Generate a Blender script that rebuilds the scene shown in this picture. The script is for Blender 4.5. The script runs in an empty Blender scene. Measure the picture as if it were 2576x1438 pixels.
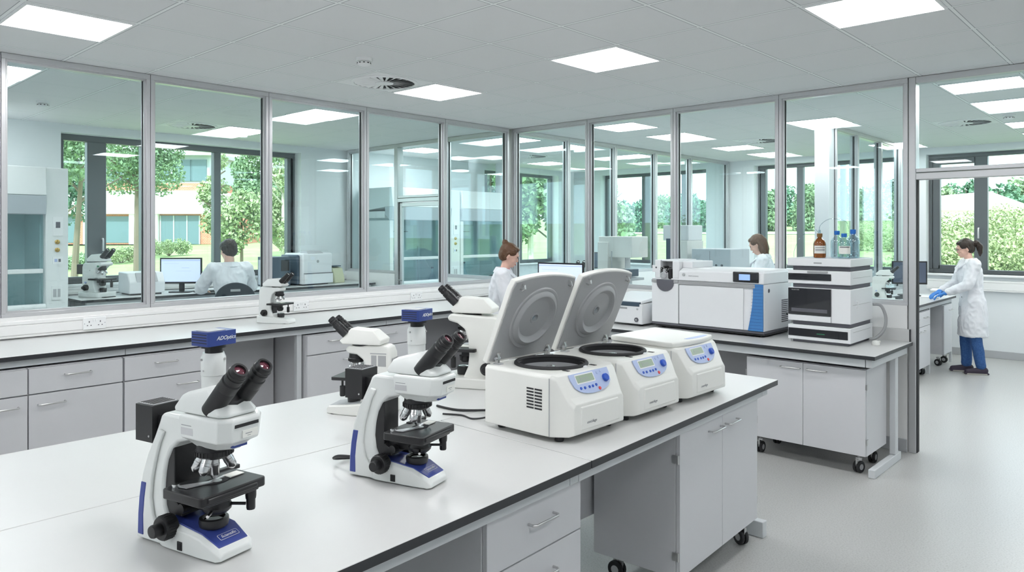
LAMP = 13.0; SKY = 2.6; SUN = 4.5; EXPO = 0.47
import bpy, bmesh, math, random
from mathutils import Vector, Matrix, Euler
R = math.radians
SC = bpy.context.scene
COL = SC.collection
YAW = R(42.8); CX, CY, CZ = 5.77, -6.24, 1.70; FPX = 1850.0
FW = Vector((-math.sin(YAW), math.cos(YAW), 0)); RT = Vector((math.cos(YAW), math.sin(YAW), 0))
def P(u, d, z=0.0):
    """world point standing d metres ahead of the view point in the direction of column u"""
    q = Vector((CX, CY, 0)) + FW*d + RT*(d*(u-1288)/FPX)
    return Vector((q.x, q.y, z))

# ------------------------------------------------------------ materials
def mat(name, col, rough=0.5, metal=0.0, emit=0.0, spec=0.5, noise=None, bump=None, coat=0.0, trans=0.0, ior=1.45, emitcol=None, alpha=1.0, sss=0.0):
    m = bpy.data.materials.new(name); m.use_nodes = True
    nt = m.node_tree; b = nt.nodes['Principled BSDF']
    b.inputs['Base Color'].default_value = (*col, 1)
    b.inputs['Roughness'].default_value = rough
    b.inputs['Metallic'].default_value = metal
    b.inputs['Specular IOR Level'].default_value = spec
    b.inputs['Coat Weight'].default_value = coat
    b.inputs['Transmission Weight'].default_value = trans
    b.inputs['IOR'].default_value = ior
    if emit:
        b.inputs['Emission Color'].default_value = (*(emitcol or col), 1)
        b.inputs['Emission Strength'].default_value = emit
    if noise:      # (scale, second colour, lo, hi)
        tc = nt.nodes.new('ShaderNodeTexCoord'); n = nt.nodes.new('ShaderNodeTexNoise')
        n.inputs['Scale'].default_value = noise[0]; n.inputs['Detail'].default_value = 4
        r = nt.nodes.new('ShaderNodeValToRGB')
        r.color_ramp.elements[0].position = noise[2]; r.color_ramp.elements[1].position = noise[3]
        r.color_ramp.elements[0].color = (*col, 1); r.color_ramp.elements[1].color = (*noise[1], 1)
        nt.links.new(tc.outputs['Object'], n.inputs['Vector']); nt.links.new(n.outputs['Fac'], r.inputs['Fac'])
        nt.links.new(r.outputs['Color'], b.inputs['Base Color'])
    if bump:       # (scale, strength, distance)
        tc = nt.nodes.new('ShaderNodeTexCoord'); n = nt.nodes.new('ShaderNodeTexNoise')
        n.inputs['Scale'].default_value = bump[0]; n.inputs['Detail'].default_value = 3
        bp = nt.nodes.new('ShaderNodeBump'); bp.inputs['Strength'].default_value = bump[1]; bp.inputs['Distance'].default_value = bump[2]
        nt.links.new(tc.outputs['Object'], n.inputs['Vector']); nt.links.new(n.outputs['Fac'], bp.inputs['Height'])
        nt.links.new(bp.outputs['Normal'], b.inputs['Normal'])
    return m
def glassmat(name, tint, ior=1.5, rough=0.0, refl=1.0):
    m = bpy.data.materials.new(name); m.use_nodes = True; nt = m.node_tree; nt.nodes.clear()
    o = nt.nodes.new('ShaderNodeOutputMaterial'); mx = nt.nodes.new('ShaderNodeMixShader')
    t = nt.nodes.new('ShaderNodeBsdfTransparent'); g = nt.nodes.new('ShaderNodeBsdfGlossy'); f = nt.nodes.new('ShaderNodeFresnel')
    t.inputs['Color'].default_value = (*tint, 1); g.inputs['Roughness'].default_value = rough
    g.inputs['Color'].default_value = (.9*refl, .97*refl, refl, 1)
    ge = nt.nodes.new('ShaderNodeNewGeometry'); im = nt.nodes.new('ShaderNodeMix'); im.inputs[2].default_value = ior; im.inputs[3].default_value = 1/ior
    nt.links.new(ge.outputs['Backfacing'], im.inputs[0]); nt.links.new(im.outputs[0], f.inputs['IOR'])
    nt.links.new(f.outputs[0], mx.inputs[0]); nt.links.new(t.outputs[0], mx.inputs[1]); nt.links.new(g.outputs[0], mx.inputs[2])
    nt.links.new(mx.outputs[0], o.inputs[0]); return m
def tilemat():
    m = mat('ceiling_tile', (.78,.785,.79), .9, bump=(180, .12, .002)); nt = m.node_tree; b = nt.nodes['Principled BSDF']
    tc = nt.nodes.new('ShaderNodeTexCoord'); sp = nt.nodes.new('ShaderNodeSeparateXYZ'); nt.links.new(tc.outputs['Object'], sp.inputs[0])
    def M(op, a, bb=None, c=None):
        n = nt.nodes.new('ShaderNodeMath'); n.operation = op
        for i, v in enumerate((a, bb, c)):
            if v is None: continue
            if isinstance(v, (int, float)): n.inputs[i].default_value = v
            else: nt.links.new(v, n.inputs[i])
        return n.outputs[0]
    ds = []
    for k, (o, s) in enumerate(((TX0, TSX), (TY0, TSY))):
        f = M('FRACT', M('DIVIDE', M('SUBTRACT', sp.outputs[k], o-40*s), s))
        ds.append(M('MULTIPLY', M('MINIMUM', f, M('SUBTRACT', 1.0, f)), s))
    d = M('MINIMUM', ds[0], ds[1])
    bar = M('LESS_THAN', d, .009)
    edge = M('MULTIPLY', M('LESS_THAN', d, .014), M('SUBTRACT', 1.0, bar))  # shadow line along each grid bar, painted into the tile colour
    r1 = nt.nodes.new('ShaderNodeMix'); r1.data_type = 'RGBA'; r1.inputs[6].default_value = (.77,.775,.785,1); r1.inputs[7].default_value = (.88,.9,.9,1)
    nt.links.new(bar, r1.inputs[0])
    r2 = nt.nodes.new('ShaderNodeMix'); r2.data_type = 'RGBA'; r2.inputs[7].default_value = (.42,.44,.46,1)
    nt.links.new(edge, r2.inputs[0]); nt.links.new(r1.outputs[2], r2.inputs[6]); nt.links.new(r2.outputs[2], b.inputs['Base Color'])
    return m
def brickmat():
    m = mat('brick', (.6,.2,.12), .9); nt = m.node_tree; b = nt.nodes['Principled BSDF']
    tc = nt.nodes.new('ShaderNodeTexCoord'); br = nt.nodes.new('ShaderNodeTexBrick'); mp = nt.nodes.new('ShaderNodeMapping')
    mp.inputs['Rotation'].default_value = (R(90), 0, 0)
    br.inputs['Color1'].default_value = (.62,.22,.13,1); br.inputs['Color2'].default_value = (.5,.17,.1,1); br.inputs['Mortar'].default_value = (.6,.5,.42,1)
    br.inputs['Scale'].default_value = 3.0; br.inputs['Mortar Size'].default_value = .015
    nt.links.new(tc.outputs['Object'], mp.inputs[0]); nt.links.new(mp.outputs[0], br.inputs['Vector']); nt.links.new(br.outputs['Color'], b.inputs['Base Color']); return m
TX0, TSX, TY0, TSY = .765, .58, -2.36, .562
M = {}
M['white'] = mat('white_paint', (.86,.865,.87), .6)
M['wall'] = mat('wall_paint', (.80,.83,.85), .7)
M['dado'] = mat('dado_white', (.86,.855,.85), .4)
M['top'] = mat('white_laminate', (.64,.64,.638), .30, noise=(2.5, (.625,.625,.622), .35, .7))
M['edge'] = mat('black_core', (.035,.037,.042), .4)
M['cab'] = mat('cabinet_grey', (.66,.66,.685), .42)
M['cabdark'] = mat('cabinet_body_grey', (.42,.42,.44), .5)
M['steel'] = mat('frame_steel', (.64,.66,.68), .4)
M['alu'] = mat('anodised_aluminium', (.62,.62,.635), .34, metal=.55)
M['chrome'] = mat('brushed_handle', (.62,.62,.62), .28, metal=1.0)
M['gap'] = mat('dark_gap', (.03,.03,.033), .8)
M['floor'] = mat('vinyl_floor', (.49,.49,.482), .30, noise=(110, (.36,.36,.352), .45, .75), bump=(200,.05,.001))
M['ceil'] = tilemat()
M['glass'] = glassmat('partition_glass', (.935,.982,.985), 1.42)
M['wglass'] = glassmat('window_glass', (.92,.98,.98), 1.3)
M['darkframe'] = mat('dark_window_frame', (.12,.135,.145), .4)
M['lampface'] = mat('lamp_diffuser', (1,1,1), .5, emit=LAMP if 'LAMP' in globals() else 9.0)
M['hoodfill'] = mat('added_strip_lamp', (1,1,1), .5, emit=6.0)  # glow of the light added inside the fume cupboards
M['ivory'] = mat('instrument_ivory', (.80,.80,.77), .38)
M['mwhite'] = mat('microscope_white', (.80,.82,.81), .28, coat=.2)
M['inst'] = mat('instrument_white', (.80,.81,.83), .35)
M['lid'] = mat('lid_grey', (.37,.375,.385), .42)
M['ingrey'] = mat('instrument_grey', (.45,.46,.48), .45)
M['black'] = mat('black_plastic', (.018,.018,.02), .36)
M['rubber'] = mat('black_rubber', (.025,.025,.028), .6)
M['blackgloss'] = mat('black_gloss', (.012,.013,.018), .12, coat=.5)
M['blue'] = mat('blue_plastic', (.035,.065,.27), .32)
M['bluepanel'] = mat('blue_panel', (.045,.07,.30), .35)
M['ltblue'] = mat('control_panel_blue', (.46,.54,.78), .4)
M['knob'] = mat('blue_knob', (.03,.10,.52), .3)
M['lcd'] = mat('lcd_green', (.38,.47,.36), .25)
M['red'] = mat('red_button', (.8,.08,.08), .35)
M['msblue'] = mat('blue_corner', (.06,.22,.52), .4)
M['metal'] = mat('objective_metal', (.72,.72,.73), .2, metal=1.0)
M['lens'] = mat('coated_lens', (.14,.03,.05), .04, coat=1.0)
M['lensc'] = mat('clear_lens', (.55,.6,.6), .05, coat=1.0)
M['screen'] = mat('lit_screen', (.6,.68,.85), .3, emit=.42, emitcol=(.62,.70,.98))
M['uiline'] = mat('screen_bar', (.3,.4,.6), .3, emit=.4, emitcol=(.35,.45,.75))
M['screenoff'] = mat('dark_screen', (.10,.12,.17), .15)
M['smallscreen'] = mat('small_screen', (.3,.45,.8), .3, emit=.3, emitcol=(.35,.55,1.0))
M['amber'] = mat('amber_glass', (.33,.09,.006), .06, trans=.45, coat=.6)
M['rotorc'] = mat('rotor_dark_metal', (.10,.10,.11), .35, metal=.6)
M['clear'] = glassmat('clear_bottle_glass', (.74,.82,.85), 2.1)
M['cap'] = mat('blue_cap', (.02,.16,.55), .35)
M['brownc'] = mat('brown_cap', (.22,.11,.03), .4)
M['paper'] = mat('paper_label', (.84,.84,.8), .7)
M['ink'] = mat('label_ink', (.12,.12,.14), .7)
M['greyink'] = mat('grey_print', (.35,.36,.38), .6)
M['tube'] = glassmat('clear_tubing', (.70,.76,.80), 2.0)
M['brass'] = mat('brass_valve', (.55,.38,.12), .3, metal=1)
M['skin'] = mat('skin', (.72,.45,.36), .5)
M['coatc'] = mat('lab_coat_cotton', (.75,.76,.80), .85, bump=(8, .30, .03))
M['hairb'] = mat('brown_hair', (.10,.045,.02), .45, bump=(70,.5,.01))
M['hairk'] = mat('dark_hair', (.03,.02,.015), .45, bump=(70,.5,.01))
M['jeans'] = mat('blue_denim', (.03,.09,.26), .8, noise=(60,(.05,.13,.33),.4,.7))
M['trous'] = mat('dark_trousers', (.05,.05,.07), .8)
M['shoe'] = mat('dark_shoe', (.04,.03,.05), .6)
M['sole'] = mat('pale_sole', (.4,.38,.35), .7)
M['glove'] = mat('nitrile_glove', (.05,.22,.62), .5)
M['pink'] = mat('pink_shirt', (.6,.25,.3), .8)
M['eye'] = mat('eye', (.03,.02,.02), .2)
M['lip'] = mat('lips', (.55,.2,.18), .5)
M['green'] = mat('green_badge', (.03,.2,.1), .4)
M['hoodglass'] = glassmat('sash_glass', (.80,.90,.91), 1.4)
M['hoodw'] = mat('fume_hood_white', (.80,.82,.82), .45)
M['hoodg'] = mat('fume_hood_grey', (.52,.56,.60), .45)
M['hoodin'] = mat('hood_liner', (.66,.70,.71), .5)
M['lawn'] = mat('lawn_grass', (.25,.34,.13), .9, noise=(.6, (.32,.40,.17), .35, .65))
M['field'] = mat('far_field', (.30,.44,.14), .9)
M['path'] = mat('pale_path', (.72,.70,.66), .9)
M['leafa'] = mat('leaf_mid_green', (.17,.28,.15), .6, noise=(1.1,(.27,.38,.21),.35,.65))
M['leafb'] = mat('leaf_bright_green', (.28,.37,.18), .6, noise=(1.6,(.40,.47,.26),.35,.65))
M['leafc'] = mat('leaf_dark_green', (.11,.23,.14), .6)
M['bark'] = mat('bark', (.20,.16,.12), .9)
M['birch'] = mat('pale_bark', (.62,.58,.5), .9)
M['brick'] = brickmat()
M['render'] = mat('white_render', (.85,.84,.82), .8)
M['bwin'] = mat('far_glazing', (.13,.20,.22), .1)
M['bframe'] = mat('far_frame_grey', (.45,.5,.52), .5)
M['yellowish'] = mat('pale_yellow_plastic', (.62,.62,.42), .5)
M['pcblue'] = mat('dark_blue_grey_plastic', (.055,.085,.12), .4)
M['seat'] = mat('chair_fabric', (.02,.028,.04), .8)
M['seatblue'] = mat('chair_blue_grey', (.07,.13,.16), .7)

# ------------------------------------------------------------ mesh builder
class MB:
    def __init__(s): s.bm = bmesh.new(); s.mats = []
    def mi(s, m):
        m = M[m] if isinstance(m, str) else m
        if m not in s.mats: s.mats.append(m)
        return s.mats.index(m)
    def _fin(s, verts, m, mx=None):
        if mx is not None: bmesh.ops.transform(s.bm, matrix=mx, verts=verts)
        vs = set(verts)
        i = s.mi(m)
        for v in verts:
            for f in v.link_faces: f.material_index = i
        return s
    def box(s, c, d, m, rot=None, taper=None):
        r = bmesh.ops.create_cube(s.bm, size=1.0); vs = r['verts']
        for v in vs:
            v.co = Vector((v.co.x*d[0], v.co.y*d[1], v.co.z*d[2]))
            if taper and v.co.z > 0: v.co.x = v.co.x*taper[0]; v.co.y = v.co.y*taper[1]
        mx = Matrix.Translation(c)
        if rot: mx = mx @ Euler(rot).to_matrix().to_4x4()
        return s._fin(vs, m, mx)
    def b(s, x0, x1, y0, y1, z0, z1, m):
        return s.box(((x0+x1)/2, (y0+y1)/2, (z0+z1)/2), (abs(x1-x0), abs(y1-y0), abs(z1-z0)), m)
    def hexa(s, bot, top, m):
        """eight free corners: bot and top are four (x,y,z) each, counter-clockwise from above"""
        vb = [s.bm.verts.new(p) for p in bot]; vt = [s.bm.verts.new(p) for p in top]; n = len(bot)
        fs = [s.bm.faces.new(vb[::-1]), s.bm.faces.new(vt)]
        for i in range(n): fs.append(s.bm.faces.new((vb[i], vb[(i+1)%n], vt[(i+1)%n], vt[i])))
        i = s.mi(m)
        for f in fs: f.material_index = i
        return s
    def lathe(s, prof, m, origin=(0,0,0), axis=(0,0,1), seg=24, cap=True, sc=(1,1)):
        q = Vector((0,0,1)).rotation_difference(Vector(axis).normalized()).to_matrix()
        o = Vector(origin); rings = []
        for r, h in prof:
            rr = max(r, 1e-5)
            rings.append([s.bm.verts.new(o + q @ Vector((rr*sc[0]*math.cos(2*math.pi*k/seg), rr*sc[1]*math.sin(2*math.pi*k/seg), h))) for k in range(seg)])
        fs = []
        for a, b2 in zip(rings, rings[1:]):
            for k in range(seg): fs.append(s.bm.faces.new((a[k], a[(k+1)%seg], b2[(k+1)%seg], b2[k])))
        if cap: fs.append(s.bm.faces.new(rings[0][::-1])); fs.append(s.bm.faces.new(rings[-1]))
        i = s.mi(m)
        for f in fs: f.material_index = i
        return s
    def cyl(s, p0, p1, r0, m, r1=None, seg=20):
        p0 = Vector(p0); p1 = Vector(p1); return s.lathe([(r0, 0), (r0 if r1 is None else r1, (p1-p0).length)], m, p0, p1-p0, seg)
    def prism(s, pts, a, b2, m, axis='y'):
        """polygon pts extruded from a to b2 along axis; pts are (x,z) for y, (x,y) for z, (y,z) for x"""
        def mk(p, h): return {'y': (p[0], h, p[1]), 'z': (p[0], p[1], h), 'x': (h, p[0], p[1])}[axis]
        va = [s.bm.verts.new(mk(p, a)) for p in pts]; vb = [s.bm.verts.new(mk(p, b2)) for p in pts]; n = len(pts)
        fs = [s.bm.faces.new(va), s.bm.faces.new(vb[::-1])]
        for i in range(n): fs.append(s.bm.faces.new((va[(i+1)%n], va[i], vb[i], vb[(i+1)%n])))
        i = s.mi(m)
        for f in fs: f.material_index = i
        return s
    def tube(s, path, r, m, seg=8, closed=False):
        path = [Vector(p) for p in path]; rings = []; n = len(path); prev = None
        for i, p in enumerate(path):
            t = (path[min(i+1, n-1)] - path[max(i-1, 0)]).normalized()
            if prev is None:
                a = t.orthogonal().normalized()
            else:
                a = (prev - t*prev.dot(t)).normalized()
            prev = a; b2 = t.cross(a); rr = r[i] if isinstance(r, (list, tuple)) else r
            rings.append([s.bm.verts.new(p + a*rr*math.cos(2*math.pi*k/seg) + b2*rr*math.sin(2*math.pi*k/seg)) for k in range(seg)])
        fs = []
        for a, b2 in zip(rings, rings[1:]):
            for k in range(seg): fs.append(s.bm.faces.new((a[k], a[(k+1)%seg], b2[(k+1)%seg], b2[k])))
        fs.append(s.bm.faces.new(rings[0][::-1])); fs.append(s.bm.faces.new(rings[-1]))
        i = s.mi(m)
        for f in fs: f.material_index = i
        return s
    def ell(s, c, r, m, rot=None, seg=16):
        q = bmesh.ops.create_uvsphere(s.bm, u_segments=seg, v_segments=max(8, seg*2//3), radius=1.0); mx = Matrix.Translation(c)
        if rot: mx = mx @ Euler(rot).to_matrix().to_4x4()
        mx = mx @ Matrix.Diagonal((*r, 1)); return s._fin(q['verts'], m, mx)
    def cap(s, p0, p1, r0, r1, m, seg=14):
        """tapered capsule"""
        p0 = Vector(p0); p1 = Vector(p1); L = (p1-p0).length; pr = []
        for k in range(6): a = math.pi/2*k/5; pr.append((r0*math.sin(a), -r0*math.cos(a)))
        for k in range(6): a = math.pi/2*k/5; pr.append((r1*math.cos(a), L + r1*math.sin(a)))
        return s.lathe(pr, m, p0, p1-p0, seg)
    def chain(s, pts, m, seg=14):
        for (a, ra), (b2, rb) in zip(pts, pts[1:]): s.cap(a, b2, ra, rb, m, seg)
        return s
    def quad(s, p, m):
        f = s.bm.faces.new([s.bm.verts.new(q) for q in p]); f.material_index = s.mi(m); return s
    def build(s, name, parent=None, bevel=0, seg=2, smooth=True, angle=38, loc=None, rot=None):
        me = bpy.data.meshes.new(name)
        bmesh.ops.recalc_face_normals(s.bm, faces=s.bm.faces)
        s.bm.to_mesh(me); s.bm.free()
        for m in s.mats: me.materials.append(m)
        o = bpy.data.objects.new(name, me); COL.objects.link(o)
        if smooth:
            for p in me.polygons: p.use_smooth = True
            me.set_sharp_from_angle(angle=R(angle))
        if bevel:
            bv = o.modifiers.new('bevel', 'BEVEL'); bv.width = bevel; bv.segments = seg; bv.limit_method = 'ANGLE'; bv.angle_limit = R(32); bv.harden_normals = False
            if smooth: me.set_sharp_from_angle(angle=R(180)) if False else None
        if parent: o.parent = parent
        if loc is not None: o.location = loc
        if rot is not None: o.rotation_euler = rot
        return o
def thing(name, label, cat, loc=(0,0,0), rz=0, group=None):
    o = bpy.data.objects.new(name, None); COL.objects.link(o); o.empty_display_size = .1
    o.location = loc; o.rotation_euler = (0,0,rz); o['label'] = label; o['category'] = cat
    if group: o['group'] = group
    return o
def tag(o, label, cat, group=None, kind=None):
    o['label'] = label; o['category'] = cat
    if group: o['group'] = group
    if kind: o['kind'] = kind
    return o
def struct(o): o['kind'] = 'structure'; return o
def dup(root, loc, rz=None, label=None, group=None):
    def cp(o, par):
        c = o.copy(); COL.objects.link(c)
        if par is not None: c.parent = par
        for ch in o.children: cp(ch, c)
        return c
    c = cp(root, None); c.location = loc
    if rz is not None: c.rotation_euler = (0,0,rz)
    if label: c['label'] = label
    if group: c['group'] = group
    return c
def text(s, size, m, parent, loc, rot, name='lettering', ext=.0004, shear=0.0, align='CENTER'):
    cu = bpy.data.curves.new(name, 'FONT'); cu.body = s; cu.size = size; cu.extrude = ext; cu.align_x = align; cu.align_y = 'CENTER'; cu.shear = shear
    o = bpy.data.objects.new('tmp', cu); COL.objects.link(o)
    dg = bpy.context.evaluated_depsgraph_get(); me = bpy.data.meshes.new_from_object(o.evaluated_get(dg))
    bpy.data.objects.remove(o); bpy.data.curves.remove(cu)
    me.materials.clear(); me.materials.append(M[m]); t = bpy.data.objects.new(name, me); COL.objects.link(t)
    t.parent = parent; t.location = loc; t.rotation_euler = rot; return t
def arc(cx, cz, r, a0, a1, n, sx=1.0):
    return [(cx + sx*r*math.cos(R(a0+(a1-a0)*k/n)), cz + r*math.sin(R(a0+(a1-a0)*k/n))) for k in range(n+1)]
def rrect(x0, x1, y0, y1, r, n=4):
    p = []
    for cx, cy, a in ((x1-r,y1-r,0),(x0+r,y1-r,90),(x0+r,y0+r,180),(x1-r,y0+r,270)):
        p += [(cx + r*math.cos(R(a+90*k/n)), cy + r*math.sin(R(a+90*k/n))) for k in range(n+1)]
    return p
# ============================================================ setting
ZC = 2.89; ZS = 1.13
XW, YN, XE, YS = -3.35, 5.45, 7.9, -8.4
m = MB(); m.b(XW-.3, XE+.3, YS-.3, YN+.3, -.12, 0, 'floor'); struct(m.build('floor', smooth=False))
m = MB(); m.b(XW-.3, XE+.3, YS-.3, YN+.3, ZC, ZC+.4, 'ceil'); struct(m.build('ceiling', smooth=False))
m = MB(); m.b(XE, XE+.3, YS-.3, YN+.3, 0, ZC, 'wall'); struct(m.build('wall_east', smooth=False))
m = MB(); m.b(XW-.3, XE+.3, YS-.3, YS, 0, ZC, 'wall'); struct(m.build('wall_south', smooth=False))
def wall_open(name, axis, f0, f1, a0, a1, ops, z0=1.12, z1=2.80):
    """solid wall with window openings: runs a0..a1 along its axis, thickness f0..f1"""
    m = MB()
    def bb(p, q, za, zb):
        if axis == 'y': m.b(f0, f1, p, q, za, zb, 'wall')
        else: m.b(p, q, f0, f1, za, zb, 'wall')
    bb(a0, a1, 0, z0); bb(a0, a1, z1, ZC); c = a0
    for p, q in ops: bb(c, p, z0, z1); c = q
    bb(c, a1, z0, z1)
    return struct(m.build(name, smooth=False))
wall_open('wall_west', 'y', XW-.3, XW, YS-.3, YN+.3, [(-3.68,-.72), (2.9,4.95)])
wall_open('wall_north', 'x', YN, YN+.3, XW, XE, [(-2.7,-.45), (.42,2.62), (2.98,7.3)])
NW = [0]
def ext_window(axis, f, a0, a1, posts, z0=1.12, z1=2.80, handle=None, fr=.055, bars=()):
    """outside window: dark frame with posts (position, width), glass child"""
    NW[0] += 1; m = MB()
    def bb(p, q, za, zb, mm='darkframe', t=.09, off=0):
        if axis == 'y': m.b(f-t/2+off, f+t/2+off, p, q, za, zb, mm)
        else: m.b(p, q, f-t/2+off, f+t/2+off, za, zb, mm)
    bb(a0, a1, z0, z0+fr); bb(a0, a1, z1-fr, z1); bb(a0, a0+fr, z0+fr, z1-fr); bb(a1-fr, a1, z0+fr, z1-fr)
    for p, w in posts: bb(p-w/2, p+w/2, z0+fr, z1-fr)
    for p, q, z, h in bars: bb(p, q, z-h/2, z+h/2)
    w = struct(m.build('window_%d' % NW[0], bevel=.004, seg=1))
    m = MB()
    if axis == 'y': m.b(f-.006, f+.006, a0+fr, a1-fr, z0+fr, z1-fr, 'wglass')
    else: m.b(a0+fr, a1-fr, f-.006, f+.006, z0+fr, z1-fr, 'wglass')
    m.build('window_pane', w, smooth=False)
    if handle:
        for (hx, hz) in handle:
            m = MB(); s = -1 if axis == 'x' else 1
            def q(a, b, c): return (f + s*a, b, c) if axis == 'y' else (b, f + s*a, c)
            m.tube([q(.045,hx,hz), q(.09,hx,hz), q(.095,hx,hz-.02), q(.095,hx,hz-.14)], .011, 'alu'); m.build('window_handle', w)
    # inner sill board
    m = MB()
    if axis == 'y': m.b(f+.045, XW+.06, a0, a1, z0-.03, z0, 'white')
    else: m.b(a0, a1, YN-.07, f-.045, z0-.03, z0, 'white')
    m.build('window_sill', w, bevel=.006)
    return w
ext_window('y', XW-.2, -3.68, -.72, [(-3.27,.20), (-2.74,.08), (-1.84,.09), (-1.12,.10), (-.79,.09)], handle=[(-3.22,1.62)], fr=.07)
ext_window('y', XW-.2, 2.9, 4.95, [(3.05,.16), (3.95,.22)])
ext_window('x', YN+.2, -2.7, -.45, [(-1.78,.16), (-.95,.14)])
ext_window('x', YN+.2, .42, 2.62, [(.50,.10), (1.12,.10), (1.78,.07), (1.9,.04)])
ext_window('x', YN+.2, 2.98, 7.3, [(3.07,.10), (3.62,.16), (4.33,.07), (5.1,.07), (5.9,.07)], handle=[(3.60,1.75)], bars=[(3.1,3.56,2.70,.08), (3.1,3.56,1.20,.06)])

# glazed partitions ------------------------------------------------
def bay(axis, f, a0, a1, z0=ZS, z1=ZC-.002, d=.09):
    """one glazed bay: aluminium frame (rebated) and its pane"""
    NW[0] += 1; m = MB()
    def bb(p, q, za, zb, t, mm='alu'):
        if axis == 'y': m.b(f-t/2, f+t/2, p, q, za, zb, mm)
        else: m.b(p, q, f-t/2, f+t/2, za, zb, mm)
    g = .0015; a0 += g; a1 -= g
    for w, t in ((.026, d), (.040, d-.035)):
        bb(a0, a1, z0, z0+w, t); bb(a0, a1, z1-w-.012, z1, t); bb(a0, a0+w, z0+w, z1-w-.012, t); bb(a1-w, a1, z0+w, z1-w-.012, t)
    bb(a0+.040, a0+.043, z0+.04, z1-.052, .024, 'gap'); bb(a1-.043, a1-.040, z0+.04, z1-.052, .024, 'gap')
    w = struct(m.build('window_%d' % NW[0], bevel=.0025, seg=1))
    m = MB()
    if axis == 'y': m.b(f-.005, f+.005, a0+.04, a1-.04, z0+.04, z1-.05, 'glass')
    else: m.b(a0+.04, a1-.04, f-.005, f+.005, z0+.04, z1-.05, 'glass')
    m.build('glass_pane', w, smooth=False); return w
FL = -.05
LP = [-7.97,-6.97,-5.97,-4.97,-4.02,-3.05,-2.04,-1.03,-.0]
for a, b2 in zip(LP, LP[1:]): bay('y', FL, a, b2-(.0 if b2 else .05))
for a, b2 in zip([.1,1.06,2.09,3.12,4.15],[1.06,2.09,3.12,4.15,5.40]): bay('y', FL, a, b2)
for a, b2 in zip([0.0,1.07,2.1,3.135],[1.07,2.1,3.135,4.155]): bay('x', -FL, a, b2)
bay('x', -FL, -3.3, -2.17); bay('x', -FL, -1.18, -.1)
bay('x', -FL, 5.32, 6.5); bay('x', -FL, 6.5, 7.85)
for a, b2 in zip([2.27,3.0,3.9,4.77],[3.0,3.9,4.77,5.42]): bay('y', 2.80, a, b2, z0=.92)
# corner post
m = MB(); m.b(-.1, -.001, .0, .1, 0, ZC-.002, 'alu'); struct(m.build('trim_1', bevel=.004))
# glazed doorway: open door frame with a fixed light above it
def doorway(n, a0, a1, f, head=2.10, leaf=False):
    m = MB()
    for x in (a0, a1-.05): m.b(x, x+.05, f-.05, f+.05, 0, ZC-.002, 'alu')
    m.b(a0+.05, a1-.05, f-.05, f+.05, head, head+.05, 'alu'); m.b(a0+.05, a1-.05, f-.045, f+.045, head+.055, head+.085, 'alu')
    m.b(a0+.05, a1-.05, f-.05, f+.05, ZC-.05, ZC-.002, 'alu')
    m.b(a0+.05, a0+.056, f-.03, f+.03, 0, head, 'gap')
    d = struct(m.build('door_%d' % n, bevel=.003, seg=1))
    m = MB(); m.b(a0+.05, a1-.05, f-.005, f+.005, head+.085, ZC-.05, 'glass'); m.build('glass_pane', d, smooth=False)
    if leaf:
        m = MB(); x0, x1 = a0+.055, a1-.055
        for x in (x0, x1-.05): m.b(x, x+.05, f-.02, f+.02, .01, head-.01, 'alu')
        m.b(x0+.05, x1-.05, f-.02, f+.02, .01, .16, 'alu'); m.b(x0+.05, x1-.05, f-.02, f+.02, head-.06, head-.01, 'alu')
        l = m.build('door_leaf', d, bevel=.003, seg=1)
        m = MB(); m.b(x0+.05, x1-.05, f-.005, f+.005, .16, head-.06, 'glass'); m.build('glass_pane', l, smooth=False)
        m = MB(); m.tube([(x0+.025,f-.02,1.05),(x0+.025,f-.06,1.05),(x0+.12,f-.06,1.05)], .009, 'chrome'); m.build('door_handle', l)
    return d
doorway(1, 4.16, 5.32, .05); doorway(2, -2.17, -1.18, .05, leaf=True)
# low walls under the glazing
def low(name, x0, x1, y0, y1, z=ZS): m = MB(); m.b(x0, x1, y0, y1, 0, z, 'dado'); struct(m.build(name, smooth=False))
low('wall_left_low', -.1, 0, YS, 0); low('wall_left_low', -.1, 0, .1, YN)
low('wall_back_low', 0, 4.15, 0, .1); low('wall_back_low', 5.33, XE, 0, .1)
low('wall_back_low', XW, -2.18, 0, .1); low('wall_back_low', -1.17, -.1, 0, .1)
low('wall_partition_low', 2.76, 2.84, 2.3, YN, .92)
m = MB(); m.b(2.66, 2.82, 2.10, 2.26, 0, ZC-.002, 'steel'); struct(m.build('trim_2', bevel=.006))
# service trunking along the glazed walls (above the benches)
def trunk(n, axis, a0, a1, f, s, z0, z1, t=.035):
    m = MB()
    def bb(p, q, za, zb, u0, u1, mm='dado'):
        if axis == 'y': m.b(f+s*u0, f+s*u1, p, q, za, zb, mm)
        else: m.b(p, q, f+s*u0, f+s*u1, za, zb, mm)
    bb(a0, a1, z0, z1, .0005, t-.006); h = z1-z0
    bb(a0, a1, z0, z0+.012, t-.006, t); bb(a0, a1, z0+.018, z1-.030, t-.006, t+.001); bb(a0, a1, z1-.024, z1, t-.006, t)
    struct(m.build('trim_%d' % n, bevel=.003))
trunk(3, 'y', YS, -.04, 0, 1, .995, 1.105)
trunk(5, 'x', 3.0, XE, YN, -1, .90, 1.04, .06)
trunk(6, 'y', -3.7, 0, XW, 1, 1.01, 1.09, .05)
def base(n, x0, x1, y0, y1): m = MB(); m.b(x0, x1, y0, y1, 0.0005, .10, 'ingrey'); struct(m.build(n, bevel=.003))
base('baseboard_north', 2.86, XE, YN-.015, YN-.0005); base('baseboard_left', .0005, .014, YS, -.02)
base('baseboard_back', .02, 4.15, -.014, -.0005); base('baseboard_right', 5.36, XE, -.014, -.0005)
base('baseboard_west', XW+.0005, XW+.014, YS, -.02)

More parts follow.
